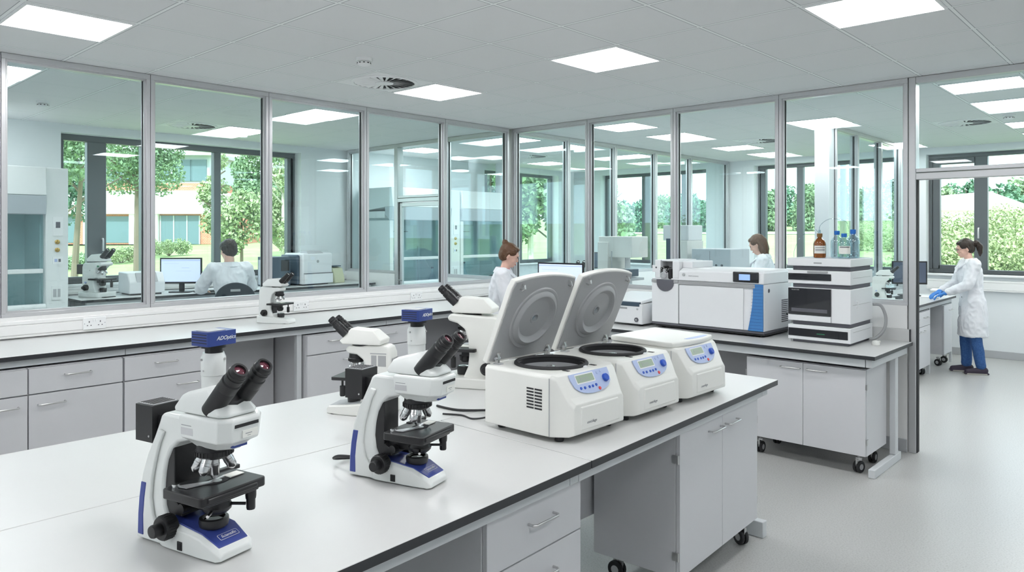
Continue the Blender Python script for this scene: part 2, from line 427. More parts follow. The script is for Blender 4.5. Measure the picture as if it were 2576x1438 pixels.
# lamps -------------------------------------------------------------
m = MB()
fr = .012
lx, ly = TSX-.02, TSY-.02
c0 = thing('ceiling_light', 'x', 'ceiling light', (0,0,0), 0, 'square recessed ceiling light panels')
m.b(-lx/2, lx/2, -ly/2, -ly/2+fr, -.010, 0, 'white'); m.b(-lx/2, lx/2, ly/2-fr, ly/2, -.010, 0, 'white')
m.b(-lx/2, -lx/2+fr, -ly/2+fr, ly/2-fr, -.010, 0, 'white'); m.b(lx/2-fr, lx/2, -ly/2+fr, ly/2-fr, -.010, 0, 'white'); m.build('frame', c0)
m = MB(); m.b(-lx/2+fr, lx/2-fr, -ly/2+fr, ly/2-fr, -.007, 0, 'lampface'); m.build('diffuser', c0, smooth=False)
def cell(i, j): return (TX0 + TSX*(i+.5), TY0 + TSY*(j+.5), ZC-.0006)
LX = {-6: 'fourth', -3: 'third', 0: 'second', 3: 'first', 6: 'right', 9: 'far right'}
LIGHTS = [
 (0,-5,'lit square ceiling panel at the top left of the lab, above the long wall bench'),
 (0,0,'lit square ceiling panel beside the round swirl air vent, above the middle of the lab'),
 (3,0,'lit square ceiling panel above the open centrifuges, in the middle of the ceiling'),
 (6,0,'lit square ceiling panel cut by the top edge of the picture, toward the door'),
 (-3,-5,'lit ceiling panel behind the leftmost glass bay, above the white fume cupboard'),
 (-3,0,'lit ceiling panel behind the third glass bay, above the office printer'),
 (-6,0,'lit ceiling panel behind the second glass bay, above the seated man'),
 (-6,-5,'lit ceiling panel in the left room over the outer window side'),
 (-3,5,'lit ceiling panel seen through the fifth glass bay, nearest beyond the inner glass door wall'),
 (-6,5,'lit ceiling panel above the inner glass door of the left rooms'),
 (-3,7,'lit ceiling panel just right of the glass corner post, nearer one of its room'),
 (-6,10,'lit ceiling panel over the far fume cupboards near the round column'),
 (-3,10,'lit ceiling panel in the far left room before the corner of outer windows'),
 (0,5,'lit ceiling panel behind the second bay right of the glass corner'),
 (0,7,'lit ceiling panel across the mullion left of the third bay of the back glass wall'),
 (0,10,'lit ceiling panel above the woman with loose brown hair, nearer one'),
 (0,12,'lit ceiling panel above the woman with loose brown hair, close to the outer window'),
 (3,7,'lit ceiling panel left of the grey square column, behind the fourth bay'),
 (3,12,'dim lit ceiling panel seen over the inner glass screen by the back windows'),
 (6,5,'largest lit ceiling panel seen through the transom over the doorway'),
 (6,7,'second lit ceiling panel seen through the transom over the doorway'),
 (6,10,'third lit ceiling panel seen through the transom over the doorway, right of the swirl vent'),
 (6,12,'farthest lit ceiling panel seen through the transom over the doorway'),
]
for k, (i, j, lb) in enumerate(LIGHTS):
    o = c0 if k == 0 else dup(c0, (0,0,0)); o.location = cell(i, j); o['label'] = lb
for i, j in ((0,-10),(3,-10),(6,-10),(3,-5),(6,-5),(9,-5),(9,0),(-3,-10),(9,7)):      # unseen panels added for illumination, behind and above the view point
    o = dup(c0, cell(i, j)); o['label'] = 'lit square ceiling panel added outside the view'; o['group'] = 'ceiling panels outside the view'
# swirl vents
def swirl(i, j, lb, first=[None]):
    if first[0]: o = dup(first[0], cell(i, j)); o['label'] = lb; return
    o = thing('swirl_vent', lb, 'air vent', cell(i, j), 0, 'round swirl air vents'); first[0] = o
    m = MB(); m.lathe([(.262,-.001),(.262,-.006),(.245,-.012),(.238,-.012),(.238,-.001)], 'white', cap=False, seg=40); m.box((0,0,-.0005),(.55,.54,.001),'white'); m.build('face_plate', o)
    m = MB(); m.cyl((0,0,-.001),(0,0,-.003),.238,'gap',seg=40); m.build('duct_opening', o)
    m = MB()
    for k in range(24):
        a = 2*math.pi*k/24; ca, sa = math.cos(a), math.sin(a)
        def q(r, t, z): return (r*ca - t*sa, r*sa + t*ca, z)
        m.hexa([q(.07,-.004,-.012), q(.235,-.018,-.012), q(.235,.014,-.005), q(.07,.006,-.005)], [q(.07,-.004,-.010), q(.235,-.018,-.010), q(.235,.014,-.003), q(.07,.006,-.003)], 'white')
    m.cyl((0,0,-.002),(0,0,-.013),.072,'white',seg=28); m.build('vane_ring', o, smooth=False)
swirl(0,-1,'white round swirl vent in the ceiling between smoke detector and lit panel')
swirl(-6,-1,'round swirl vent seen through the second glass bay above the seated man')
swirl(1,9,'round swirl vent behind the back glass wall above the woman with loose hair')
swirl(5,9,'round swirl vent seen through the transom above the doorway')
swirl(-5,8,'round swirl vent above the far fume cupboards near the round column')
def detector(x, y, lb, first=[None]):
    if first[0]: o = dup(first[0], (x,y,ZC)); o['label'] = lb; return
    o = thing('smoke_detector', lb, 'smoke detector', (x,y,ZC), 0, 'smoke detectors'); first[0] = o
    m = MB(); m.lathe([(.055,0),(.055,-.018),(.05,-.022)], 'white', seg=28); m.build('base', o)
    m = MB(); m.lathe([(.035,-.022),(.046,-.030),(.046,-.040),(.034,-.052),(.012,-.055)], 'white', seg=28)
    for k in range(10): a = 2*math.pi*k/10; m.box((.045*math.cos(a), .045*math.sin(a), -.036), (.006,.012,.006), 'gap', (0,0,a))
    m.build('sensor_head', o)
detector(1.60,-3.23,'white smoke detector on the lab ceiling left of the swirl vent')
detector(*P(613,8.9)[:2],'small smoke detector seen through the second glass bay')
detector(*P(108,6.7)[:2],'small smoke detector behind the leftmost glass bay')
detector(*P(2538,7.45)[:2],'small smoke detector seen through the transom over the doorway')

# ============================================================ outdoors
def gz(x, y):
    z = -.12
    if x < XW-.3: z += .016*min(60, (XW-.3-x))
    if y > YN+.3: z += .031*min(120, (y-YN-.3))
    return z
m = MB(); n = 34; xs = [-150+ (XW-.4+150)*(1-((n-i)/n)**1.0) if False else None for i in range(1)]
def grid(name, x0, x1, y0, y1, nx, ny, mt, kind='structure', dz=0):
    m = MB(); V = [[m.bm.verts.new((x0+(x1-x0)*i/nx, y0+(y1-y0)*j/ny, gz(x0+(x1-x0)*i/nx, y0+(y1-y0)*j/ny)+dz)) for j in range(ny+1)] for i in range(nx+1)]
    k = m.mi(mt)
    for i in range(nx):
        for j in range(ny): m.bm.faces.new((V[i][j], V[i+1][j], V[i+1][j+1], V[i][j+1])).material_index = k
    o = m.build(name); o['kind'] = kind; return o
grid('lawn_ground', -130, XW-.3, -60, 150, 60, 60, 'lawn'); grid('field_ground', XW-.3, 150, YN+.3, 150, 40, 60, 'lawn')
m = MB(); pth = [P(u, d) for u, d in ((1500,62),(1700,60),(1900,58),(2100,57),(2300,60))]
for a, b2 in zip(pth, pth[1:]):
    m.quad([(a.x,a.y,gz(a.x,a.y)+.04),(b2.x,b2.y,gz(b2.x,b2.y)+.04),(b2.x+FW.x*5,b2.y+FW.y*5,gz(b2.x+FW.x*5,b2.y+FW.y*5)+.04),(a.x+FW.x*5,a.y+FW.y*5,gz(a.x+FW.x*5,a.y+FW.y*5)+.04)], 'path')
struct(m.build('path_ground'))
rnd = random.Random(4)
def crown(seed, blobs, n, leaf, mt):
    """loose leaves scattered through the shells of several blobs"""
    r = random.Random(seed); m = MB(); i = m.mi(mt); bm = m.bm
    tot = sum(b2[3]**2 for b2 in blobs)
    for (x, y, z, rad, sq) in blobs:
        for _ in range(int(n*rad**2/tot)):
            v = Vector((r.gauss(0,1), r.gauss(0,1), r.gauss(0,1))).normalized()*rad*(r.random()**.35)
            c = Vector((x+v.x, y+v.y, z+v.z*sq)); s = leaf*(.6+.8*r.random())
            a = Vector((r.gauss(0,1), r.gauss(0,1), r.gauss(0,1))).normalized(); b3 = a.orthogonal().normalized()
            q = Matrix.Rotation(r.random()*6.28, 3, a); b3 = q @ b3; c3 = a.cross(b3)
            f = bm.faces.new([bm.verts.new(c+b3*s), bm.verts.new(c+c3*s*.55), bm.verts.new(c-b3*s), bm.verts.new(c-c3*s*.55)]); f.material_index = i
    return m
def tree(lb, pos, h, cr, mt='leafa', bark='bark', n=6000, leaf=.10, seed=1, trunk=.35, lean=0, name='tree', group=None, sq=.9):
    o = thing(name, lb, 'tree', pos, 0, group); r = random.Random(seed)
    m = MB(); top = Vector((lean, 0, h*.8))
    pts = [(Vector((lean*(k/5)**1.2, 0, h*.8*k/5)), .018*h*(1-.14*k)) for k in range(6)]
    m.chain(pts, bark, 8)
    for k in range(7):
        a = r.random()*6.28; z = trunk*h + (h*.75-trunk*h)*k/7; x = lean*(z/(h*.8))**1.2
        m.cap((x,0,z), (x+math.cos(a)*cr*.6, math.sin(a)*cr*.6, z+cr*.4), .007*h, .003*h, bark, 6)
    m.build('trunk', o)
    bl = []
    for k in range(11):
        a = r.random()*6.28; q = r.random(); z = trunk*h + (h-trunk*h)*(.12+.76*q); rr = cr*(1-.7*abs(q-.4))*.62
        bl.append((lean*z/(h*.8)+math.cos(a)*rr*.75, math.sin(a)*rr*.75, z, max(.3*cr, (cr*.5)*(1-.5*q)), sq))
    c = crown(seed, bl, n, leaf, mt).build('foliage', o, smooth=False); return o
def ground(u, d): p = P(u, d); p.z = gz(p.x, p.y)-.02; return p
tree('leaning tree with broad green crown at the far left behind the first pane', ground(185,19), 5.4, 1.55, n=9000, leaf=.05, seed=3, trunk=.45, lean=.9)
tree('slender-trunked green tree with a round crown left of the brick building', ground(345,23), 6.8, 1.7, n=12000, leaf=.055, seed=5, trunk=.44)
tree('thin young pale tree in front of the brick building beside the dark window post', ground(538,21), 5.4, .55, 'leafb', n=1800, leaf=.06, seed=8, trunk=.2, sq=1.3)
tree('small round bright young tree behind the seated man', ground(608,20), 3.3, .95, 'leafb', n=4200, leaf=.055, seed=9, trunk=.34)
tree('pale bark young tree behind the right end of the window', ground(712,21), 4.6, .95, 'leafb', 'birch', n=4200, leaf=.06, seed=10, trunk=.25, sq=1.1)
tree('tall dense green tree behind the small round one', ground(668,36), 8.6, 1.9, n=11000, leaf=.09, seed=12, trunk=.2)
tree('tall green tree at the right end of the left window', ground(745,31), 8.2, 1.9, n=9000, leaf=.09, seed=13, trunk=.12)
tree('dark green tree filling the far left pane', ground(120,30), 8.5, 2.8, 'leafc', n=9000, leaf=.10, seed=14, trunk=.2)
tree('dense tree seen through the small far window by the round column', ground(1235,26), 5.2, 2.2, n=7000, leaf=.11, seed=15, trunk=.14)
tree('green tree with pale trunk just right of the glass corner', ground(1335,24), 6.4, 2.0, 'leafa', 'birch', n=8000, leaf=.10, seed=16, trunk=.2)
tree('green tree behind the post right of the glass corner', ground(1395,27), 6.4, 2.1, n=8000, leaf=.11, seed=17, trunk=.16)
for k, (u, d, h, cr, mt, lb) in enumerate([
    (1525,40,5.2,1.9,'leafa','tall leafy tree at the left edge of the far corner window'),
    (1585,66,2.6,2.6,'leafc','distant tree at the left of the far tree line, behind the tall white instruments'),
    (1655,78,3.2,3.0,'leafa','distant tree in the far tree line above the grey instrument box'),
    (1735,64,3.2,2.8,'leafc','distant tree behind the corner of the inner glass partition'),
    (1830,80,4.2,3.3,'leafa','distant tree beside the white wall between the two back windows'),
    (1915,66,3.8,2.9,'leafa','distant tree directly above the woman with loose hair'),
    (1985,80,4.4,3.3,'leafc','distant tree left of the amber bottle'),
    (2060,65,4.2,3.0,'leafa','distant tree behind the grey square column'),
    (2130,79,4.9,3.4,'leafc','distant tree above the blue capped bottles'),
    (2200,64,4.4,3.0,'leafa','distant tree behind the inner glass screen'),
    (2265,77,4.8,3.4,'leafc','distant tree just left of the doorway post'),
    (2350,52,3.7,2.6,'leafa','tree behind the bushes at the left pane beyond the doorway'),
    (2430,62,4.3,3.0,'leafc','tree behind the head of the woman with a ponytail'),
    (2510,50,3.9,2.7,'leafc','dark tree beyond the bushes in the wide pane past the doorway'),
    (2590,60,4.2,3.0,'leafa','tree at the right edge of the picture beyond the bushes')]):
    tree(lb, ground(u, d), h, cr, mt, n=5000, leaf=.16, seed=30+k, trunk=.06, group='trees of the far tree line')
def bush(lb, pos, w, h, mt, seed, n=3000, leaf=.05, name='bush'):
    r = random.Random(seed); o = thing(name, lb, 'bush', pos)
    bl = [(r.uniform(-w,w)*.7, r.uniform(-w,w)*.35, h*(.25+.4*r.random()), h*.42, .9) for _ in range(8)]
    crown(seed, bl, n, leaf, mt).build('foliage', o, smooth=False)
    m = MB()
    for k in range(6): m.cap((0,0,0), (r.uniform(-w,w)*.6, r.uniform(-w,w)*.3, h*.6), .02, .008, 'bark', 6)
    m.build('stem', o)
bush('low green shrub on the lawn at the far left of the window', ground(205,28), 1.3, .7, 'leafa', 51, name='shrub')
bush('low shrub behind the first window post', ground(305,33), 1.5, .75, 'leafb', 52, name='shrub')
bush('flowering shrub in front of the teal glazed entrance', ground(425,38), 1.9, .95, 'leafb', 53, name='shrub')
for k, (u, d, w, h, lb) in enumerate([(2345,14,1.2,1.9,'bright green bush in the left pane beyond the doorway'), (2415,19,1.5,2.2,'bright green bush behind the woman with a ponytail'),
    (2490,14,1.3,1.8,'bright green bush right of the woman with a ponytail'), (2560,19,1.6,2.3,'bright green bush at the right edge of the picture'), (2640,15,1.4,2.1,'bright green bush past the right edge'), (2235,36,2.2,1.5,'pale green bush behind the inner glass screen'), (2160,44,2.4,1.4,'low pale bush on the field left of the inner glass screen')]):
    bush(lb, ground(u, d), w, h, 'leafb', 60+k, n=14000, leaf=.038)
# brick building across the lawn
bd = 50.0; bo = P(585, bd); bz = gz(bo.x, bo.y)
B = thing('brick_building', 'brick and white rendered two storey building across the lawn, left window', 'building', (bo.x, bo.y, bz), YAW)
def bb2(name, x0, x1, y0, y1, z0, z1, mt, par=B): m = MB(); m.b(x0, x1, y0, y1, z0, z1, mt); return m.build(name, par, smooth=False)
bb2('ground_floor_wall', -22, .8, 0, 10, 0, 2.05, 'brick'); bb2('white_band', -22, -1.2, -.5, 10, 2.05, 3.6, 'render')
bb2('brick_band', -22, -1.4, 0, 9, 3.6, 4.15, 'brick'); bb2('upper_wall', -9.5, -1.6, .1, 8, 4.15, 6.0, 'bframe'); bb2('roof', -10.0, -1.2, -.6, 8.5, 6.0, 6.25, 'bframe')
for x in (-8.9,-7.3,-5.7,-4.1,-2.9):
    w = bb2('upper_window', x, x+1.35 if x < -3 else x+1.1, .02, .12, 4.3, 5.75, 'bwin')
for x0, x1 in ((-20,-17.5),(-16.5,-14),(-13.2,-10.6),(-9.6,-7.0),(-6.6,-5.6)): bb2('lower_window', x0, x1, -.04, .06, .1, 1.9, 'bwin')
w = bb2('glazed_entrance', -4.9, -2.2, -.06, .06, 0, 1.95, 'bwin')
for x in (-4.9,-4.0,-3.1,-2.25): bb2('entrance_frame', x, x+.08, -.1, -.05, 0, 1.95, 'bframe')
for x in (-6.9,-5.4,-10.0): bb2('pilaster', x, x+.45, -.3, 0, 0, 2.05, 'render')
d2 = P(690, 66); B2 = thing('grey_building', 'low dark glazed building behind the young trees, right part of left window', 'building', (d2.x, d2.y, gz(d2.x,d2.y)), YAW)
bb2('wall', -1.5, 6, 0, 5, 0, 3.0, 'bframe', B2); bb2('window', -1.2, 1.6, -.05, .05, .4, 2.6, 'bwin', B2); bb2('window', 2.0, 5.6, -.05, .05, .4, 2.6, 'bwin', B2); bb2('roof', -1.8, 6.3, -.4, 5.2, 3.0, 3.2, 'render', B2)
# white house roof seen above the bushes through the right window
hp = ground(2452, 40); H = thing('house', 'white roofed house behind the bushes beyond the doorway', 'house', hp, YAW)
m = MB(); m.b(-2.4,2.4,-1,3,0,1.9,'render'); m.build('wall', H, smooth=False)
m = MB(); m.prism([(-2.8,1.9),(2.8,1.9),(0,2.9)], -1.3, 3.3, 'render'); m.build('roof', H, smooth=False)
# ============================================================ furniture
def slabtop(name, pts, z0, z1, parent=None, bevel=.0015):
    """laminate slab: white faces above, black core round the edge"""
    m = MB(); m.prism(pts, z0, z1, 'edge', 'z')
    i = m.mi('top'); m.bm.normal_update(); bmesh.ops.recalc_face_normals(m.bm, faces=m.bm.faces)
    for f in m.bm.faces:
        if f.normal.z > .9: f.material_index = i
    return m.build(name, parent, bevel=bevel, seg=1, smooth=False)
def handle(parent, y, z, L=.14, x=0, vert=False):
    m = MB(); h = L/2; r = .0048
    if vert: pts = [(x,y,z-h),(x+.022,y,z-h),(x+.030,y,z-h+.010),(x+.030,y,z+h-.010),(x+.022,y,z+h),(x,y,z+h)]
    else: pts = [(x,y-h,z),(x+.022,y-h,z),(x+.030,y-h+.010,z),(x+.030,y+h-.010,z),(x+.022,y+h,z),(x,y+h,z)]
    m.tube(pts, r, 'chrome', 10); return m.build('handle', parent, bevel=.002, seg=2)
def caster(parent, x, y, r=.042, yaw=0.0):
    m = MB(); c, s = math.cos(yaw), math.sin(yaw)
    for o in (-.013, .013): m.lathe([(r*.55,-.009),(r*.92,-.009),(r,-.005),(r,.005),(r*.92,.009),(r*.55,.009)], 'rubber', (x+s*o, y+c*o, r+.0005), (s, c, 0), 20)
    w = m.build('caster', parent)
    m = MB(); m.lathe([(.022,0),(.022,.012)], 'chrome', (x,y,2*r+.012), seg=16); m.box((x+.008*c,y+.008*s,r+.03),(.05,.014,.052),'chrome',(0,0,-yaw)); m.cyl((x,y,r+.03),(x,y,2*r+.03),.010,'chrome')
    m.lathe([(r*.5,-.0225),(r*.5,.0225)], 'alu', (x,y,r+.0005), (s,c,0), 16); m.build('caster_fork', w); return w
def cabinet(lb, loc, rz, W, z0, z1, D, rows, group=None, casters=(), hinges=False, plinth=False, name='cabinet', bodymat='cab'):
    """front faces local +x at x=0; rows: list of (kind, zlow, zhigh, list of (y0, y1, handle y, handle z))"""
    o = thing(name, lb, 'cabinet', loc, rz, group)
    m = MB(); m.b(-D, -.021, -W/2, W/2, z0, z1, bodymat)
    if plinth: m.b(-D+.02, -.07, -W/2+.001, W/2-.001, 0.0005, z0, 'gap')
    m.build('body', o, bevel=.001, seg=1)
    for kind, za, zb, cells in rows:
        for (y0, y1, hy, hz) in cells:
            m = MB(); m.b(-.0195, 0, y0+.0015, y1-.0015, za+.0015, zb-.0015, 'cab'); d = m.build(kind, o, bevel=.0018, seg=2)
            if hy is not None: handle(d, hy, hz)
            if hinges and kind == 'door':
                ys = y0 if abs(y0) > abs(y1) or y0 <= -W/2+.01 else y1; sg = -1 if ys < 0 else 1
                for hzz in (zb-.12, za+.10):
                    m = MB(); m.b(-.035, -.008, ys+sg*.0005, ys+sg*.009, hzz-.018, hzz+.018, 'chrome'); m.cyl((-.006,ys+sg*.006,hzz-.02),(-.006,ys+sg*.006,hzz+.02),.005,'chrome'); m.build('hinge', d)
    for c in casters: caster(o, *c)
    return o
# ---- long bench under the left glazing
ZL = .985
o = thing('wall_bench', 'long white topped bench with black edge under the left glass wall', 'bench', (0,0,0))
slabtop('worktop', [(.002,-8.2),(.80,-8.2),(.80,-.03),(.002,-.03)], ZL-.028, ZL, o)
for y0, y1 in ((-8.15,-6.6),(-6.6,-4.47),(-4.47,-2.4),(-2.4,-.08)):
    m = MB(); m.b(.715, .765, y0+.0015, y1-.0015, ZL-.070, ZL-.0285, 'steel'); m.build('front_rail', o, bevel=.002)
for y in (-8.1,-3.93,-3.21,-2.07,-.12):
    m = MB(); m.b(.70, .74, y-.02, y+.02, 0.0005, ZL-.071, 'steel'); m.build('leg', o, bevel=.002)
m = MB(); m.b(.30,.32,-3.95,-3.19,.14,ZL-.071,'cab'); m.build('modesty_panel', o)
m = MB(); m.b(.34,.36,-2.05,-.14,.14,ZL-.071,'cabdark'); m.build('modesty_panel', o)
def unit(lb, y0, y1, dh, hs):
    W = y1-y0
    cabinet(lb, (.785,(y0+y1)/2,0), 0, W-.004, .11, .903, .62, [('drawer', .75, .90, [(-W/2+.002, W/2-.002, 0, .845)]), ('door', .115, .745, [(-W/2+.002, W/2-.002, hs*(W/2-.12), .685)])], 'base units under the wall bench', plinth=True)
unit('grey base unit with drawer cut by the left edge of the picture', -5.535, -5.01, 0, 1)
unit('grey base unit with drawer, second from the left under the wall bench', -5.01, -4.49, 0, -1)
unit('grey base unit with drawer directly left of the wall bench knee space', -4.485, -3.965, 0, 1)
unit('grey base unit with drawer directly right of the wall bench knee space', -3.17, -2.65, 0, 1)
unit('grey base unit with drawer behind the camera-topped microscope farther away', -2.645, -2.12, 0, -1)
unit('grey base unit outside the picture at the near end of the wall bench', -6.06, -5.54, 0, -1)
# ---- island
ZI = .88
def ex(y): return 4.187 + .058*(-4.11-y)
ISR = math.atan(.058)
o = thing('island_bench', 'large white topped central island bench with black edge', 'bench', (0,0,0))
slabtop('worktop', [(2.55,-7.6),(3.366,-7.6),(3.366,-2.24),(2.55,-2.24)], ZI-.030, ZI, o)
slabtop('worktop', [(3.3695,-7.6),(ex(-7.6),-7.6),(ex(-4.112),-4.112),(3.3695,-4.104)], ZI-.030, ZI, o)
slabtop('worktop', [(3.3695,-4.100),(ex(-4.108),-4.108),(ex(-2.24),-2.24),(3.3695,-2.24)], ZI-.030, ZI, o)
def rail(y0, y1, inset=.045, z0=ZI-.082, z1=ZI-.0305):
    m = MB(); m.prism([(ex(y0)-inset-.04,y0),(ex(y0)-inset,y0),(ex(y1)-inset,y1),(ex(y1)-inset-.04,y1)], z0, z1, 'steel', 'z'); m.build('front_rail', o, bevel=.002)
rail(-7.5,-4.185); rail(-4.182,-4.13); rail(-4.127,-2.36); rail(-2.355,-2.28)
m = MB(); m.b(2.62,ex(-2.3)-.09,-2.32,-2.28,ZI-.082,ZI-.0305,'steel'); m.build('end_rail', o, bevel=.002)
m = MB(); m.b(2.60,2.64,-7.5,-2.33,ZI-.082,ZI-.0305,'steel'); m.build('rear_rail', o, bevel=.002)
for (x, y) in ((3.62,-3.70),(3.62,-5.9),(2.70,-3.9),(2.70,-2.40),(2.70,-7.3),(4.2,-7.3)):
    m = MB(); m.b(x-.02,x+.02,y-.02,y+.02,0.0005,ZI-.083,'steel'); m.build('leg', o, bevel=.002)
m = MB(); m.b(3.06,ex(-2.30)-.06,-2.305,-2.255,.0005,.09,'steel'); m.b(3.4,3.46,-2.305,-2.26,.09,ZI-.083,'steel'); m.build('foot_rail', o, bevel=.004)
m = MB(); m.b(3.565,3.585,-7.4,-2.40,.30,ZI-.083,'cab'); m.b(3.562,3.566,-7.4,-2.40,.40,.404,'gap'); m.build('modesty_panel', o)
yc = (-4.60-4.07)/2; W = .53
cabinet('grey three drawer pedestal under the near edge of the island', (ex(yc)-.075, yc, 0), ISR, W, .12, .79, .48,
    [('drawer', .607, .787, [(-W/2+.002, W/2-.002, .02, .715)]), ('drawer', .40, .605, [(-W/2+.002, W/2-.002, .02, .525)]), ('drawer', .13, .398, [(-W/2+.002, W/2-.002, .02, .31)])], casters=[(-.08,-.2),(-.08,.2),(-.40,-.2),(-.40,.2)])
yc = (-3.29-2.36)/2; W = .93
cabinet('wide grey two door cupboard on castors under the far end of the island', (ex(yc)-.07, yc, 0), ISR, W, .13, .828-.035, .46,
    [('door', .13, .79, [(-W/2+.002, 0, -.09, .735), (0, W/2-.002, .10, .735)])], casters=[(-.07,-.38),(-.06,.38,.042,.5),(-.38,-.38),(-.38,.38)], hinges=True)
# ---- bench along the back glazing
ZB = .855
o = thing('end_bench', 'white topped steel framed bench with upstand along the back glass wall', 'bench', (0,0,0))
slabtop('worktop', [(.83,-.92),(4.19,-.92),(4.19,-.002),(.83,-.002)], ZB-.028, ZB, o)
m = MB(); m.b(.83,4.17,-.022,-.002,ZB+.0005,ZB+.095,'top'); m.b(4.17,4.178,-.022,-.002,ZB+.0005,ZB+.095,'edge'); m.build('upstand', o)
m = MB(); m.b(.87,4.12,-.895,-.855,ZB-.085,ZB-.0285,'steel'); m.build('front_rail', o, bevel=.002)
m = MB(); m.b(4.125,4.165,-.895,-.06,ZB-.085,ZB-.0285,'steel'); m.build('end_rail', o, bevel=.002)
for x in (4.145, .87):
    m = MB(); m.b(x-.02,x+.02,-.36,-.29,.062,ZB-.086,'steel'); m.b(x-.02,x+.02,-.66,-.60,.062,ZB-.086,'steel') if x < 2 else None; m.build('leg', o, bevel=.002)
    m = MB(); m.b(x-.022,x+.022,-.84,-.22,.0005,.06,'steel'); m.build('foot', o, bevel=.004)
m = MB(); m.b(.9,3.22,-.38,-.365,.14,ZB-.09,'cabdark'); m.build('modesty_panel', o)
cabinet('wide grey two door cupboard on castors under the analyser stack', (3.675, -.845, 0), R(-90), .87, .14, .745, .46,
    [('door', .14, .742, [(-.433, 0, -.09, .70), (0, .433, .10, .70)])], casters=[(-.09,.36,.042,.3),(-.09,-.36),(-.4,.36),(-.4,-.36)], hinges=True)
cabinet('grey cupboard under the back bench left end', (1.95, -.845, 0), R(-90), .8, .14, .745, .46, [('door', .14, .742, [(-.4, 0, -.09, .70), (0, .4, .10, .70)])], casters=[(-.09,.34),(-.09,-.34),(-.4,.34),(-.4,-.34)])
# ---- bench by the outer window of the left room
o = thing('window_bench', 'white topped bench under the outer window of the left room', 'bench', (0,0,0))
slabtop('worktop', [(-3.298,-3.72),(-2.55,-3.72),(-2.55,-.04),(-3.298,-.04)], .972, 1.0, o)
for y0, y1 in ((-3.66,-2.9),(-2.9,-1.5),(-1.5,-.08)): m = MB(); m.b(-2.64,-2.60,y0+.0015,y1-.0015,.90,.9715,'steel'); m.build('front_rail', o, bevel=.002)
for y in (-3.6,-2.0,-.1): m = MB(); m.b(-2.66,-2.62,y-.02,y+.02,.0005,.899,'steel'); m.b(-3.26,-3.22,y-.02,y+.02,.0005,.9715,'steel'); m.build('leg', o)
for k, (y0, y1, lb) in enumerate(((-3.55,-2.85,'grey unit under the window bench below the inverted microscope'),(-1.6,-.9,'grey unit under the window bench below the office printer'))):
    cabinet(lb, (-2.66,(y0+y1)/2,0), 0, y1-y0, .1, .86, .5, [('drawer', .70, .855, [(-(y1-y0)/2,(y1-y0)/2,0,.78)]), ('door', .1, .697, [(-(y1-y0)/2,0,-.08,.63),(0,(y1-y0)/2,.08,.63)])], plinth=True)
# ---- benches in the back rooms
o = thing('lab_table', 'white topped table behind the back glass wall carrying tall white instruments', 'bench', (0,0,0))
slabtop('worktop', [(.12,.30),(2.65,.30),(2.65,1.02),(.12,1.02)], .842, .87, o)
for x in (.2,1.4,2.55):
    for y in (.36,.96): m = MB(); m.b(x-.02,x+.02,y-.02,y+.02,.0005,.8415,'steel'); m.build('leg', o)
o = thing('lab_table', 'white topped table beside the woman with loose brown hair', 'bench', (0,0,0))
slabtop('worktop', [(.35,2.0),(1.72,2.0),(1.72,3.1),(.35,3.1)], .872, .90, o)
for x in (.42,1.65):
    for y in (2.06,3.04): m = MB(); m.b(x-.02,x+.02,y-.02,y+.02,.0005,.8715,'steel'); m.build('leg', o)
o = thing('peninsula_bench', 'white topped bench the woman with a ponytail works at, beyond the doorway', 'bench', (0,0,0))
slabtop('worktop', [(2.845,2.62),(3.50,2.62),(3.50,4.75),(2.845,4.75)], .842, .87, o)
m = MB(); m.b(3.42,3.46,2.68,4.70,.79,.8415,'steel'); m.b(2.88,3.42,2.66,2.70,.79,.8415,'steel'); m.build('front_rail', o, bevel=.002)
for x in (2.9,3.44):
    for y in (3.63,4.72): m = MB(); m.b(x-.015,x+.015,y-.015,y+.015,.0005,.7895,'steel'); m.build('leg', o)
cabinet('white castor cupboard with two drawers and two doors beyond the doorway', (3.47,3.16,0), 0, .86, .12, .775, .5,
    [('drawer', .60, .772, [(-.428,0,0-.2,.70),(0,.428,.2,.70)]), ('door', .12, .597, [(-.428,0,-.08,.55),(0,.428,.08,.55)])], casters=[(-.08,-.36),(-.08,.36,.042,.6),(-.42,-.36),(-.42,.36)])
cabinet('pale castor cupboard behind the legs of the woman with a ponytail', (3.47,4.46,0), 0, .42, .15, .775, .5, [('door', .15, .772, [(-.208,.208,.1,.70)])], casters=[(-.08,-.15,.042,.4),(-.08,.15),(-.42,-.15),(-.42,.15)])
# room by the far corner windows
o = thing('lab_table', 'pale table under the far corner window of the back left room', 'bench', (0,0,0))
slabtop('worktop', [(-2.6,4.55),(-.4,4.55),(-.4,5.30),(-2.6,5.30)], .872, .90, o)
for x in (-2.5,-.5):
    for y in (4.62,5.24): m = MB(); m.b(x-.02,x+.02,y-.02,y+.02,.0005,.8715,'steel'); m.build('leg', o)

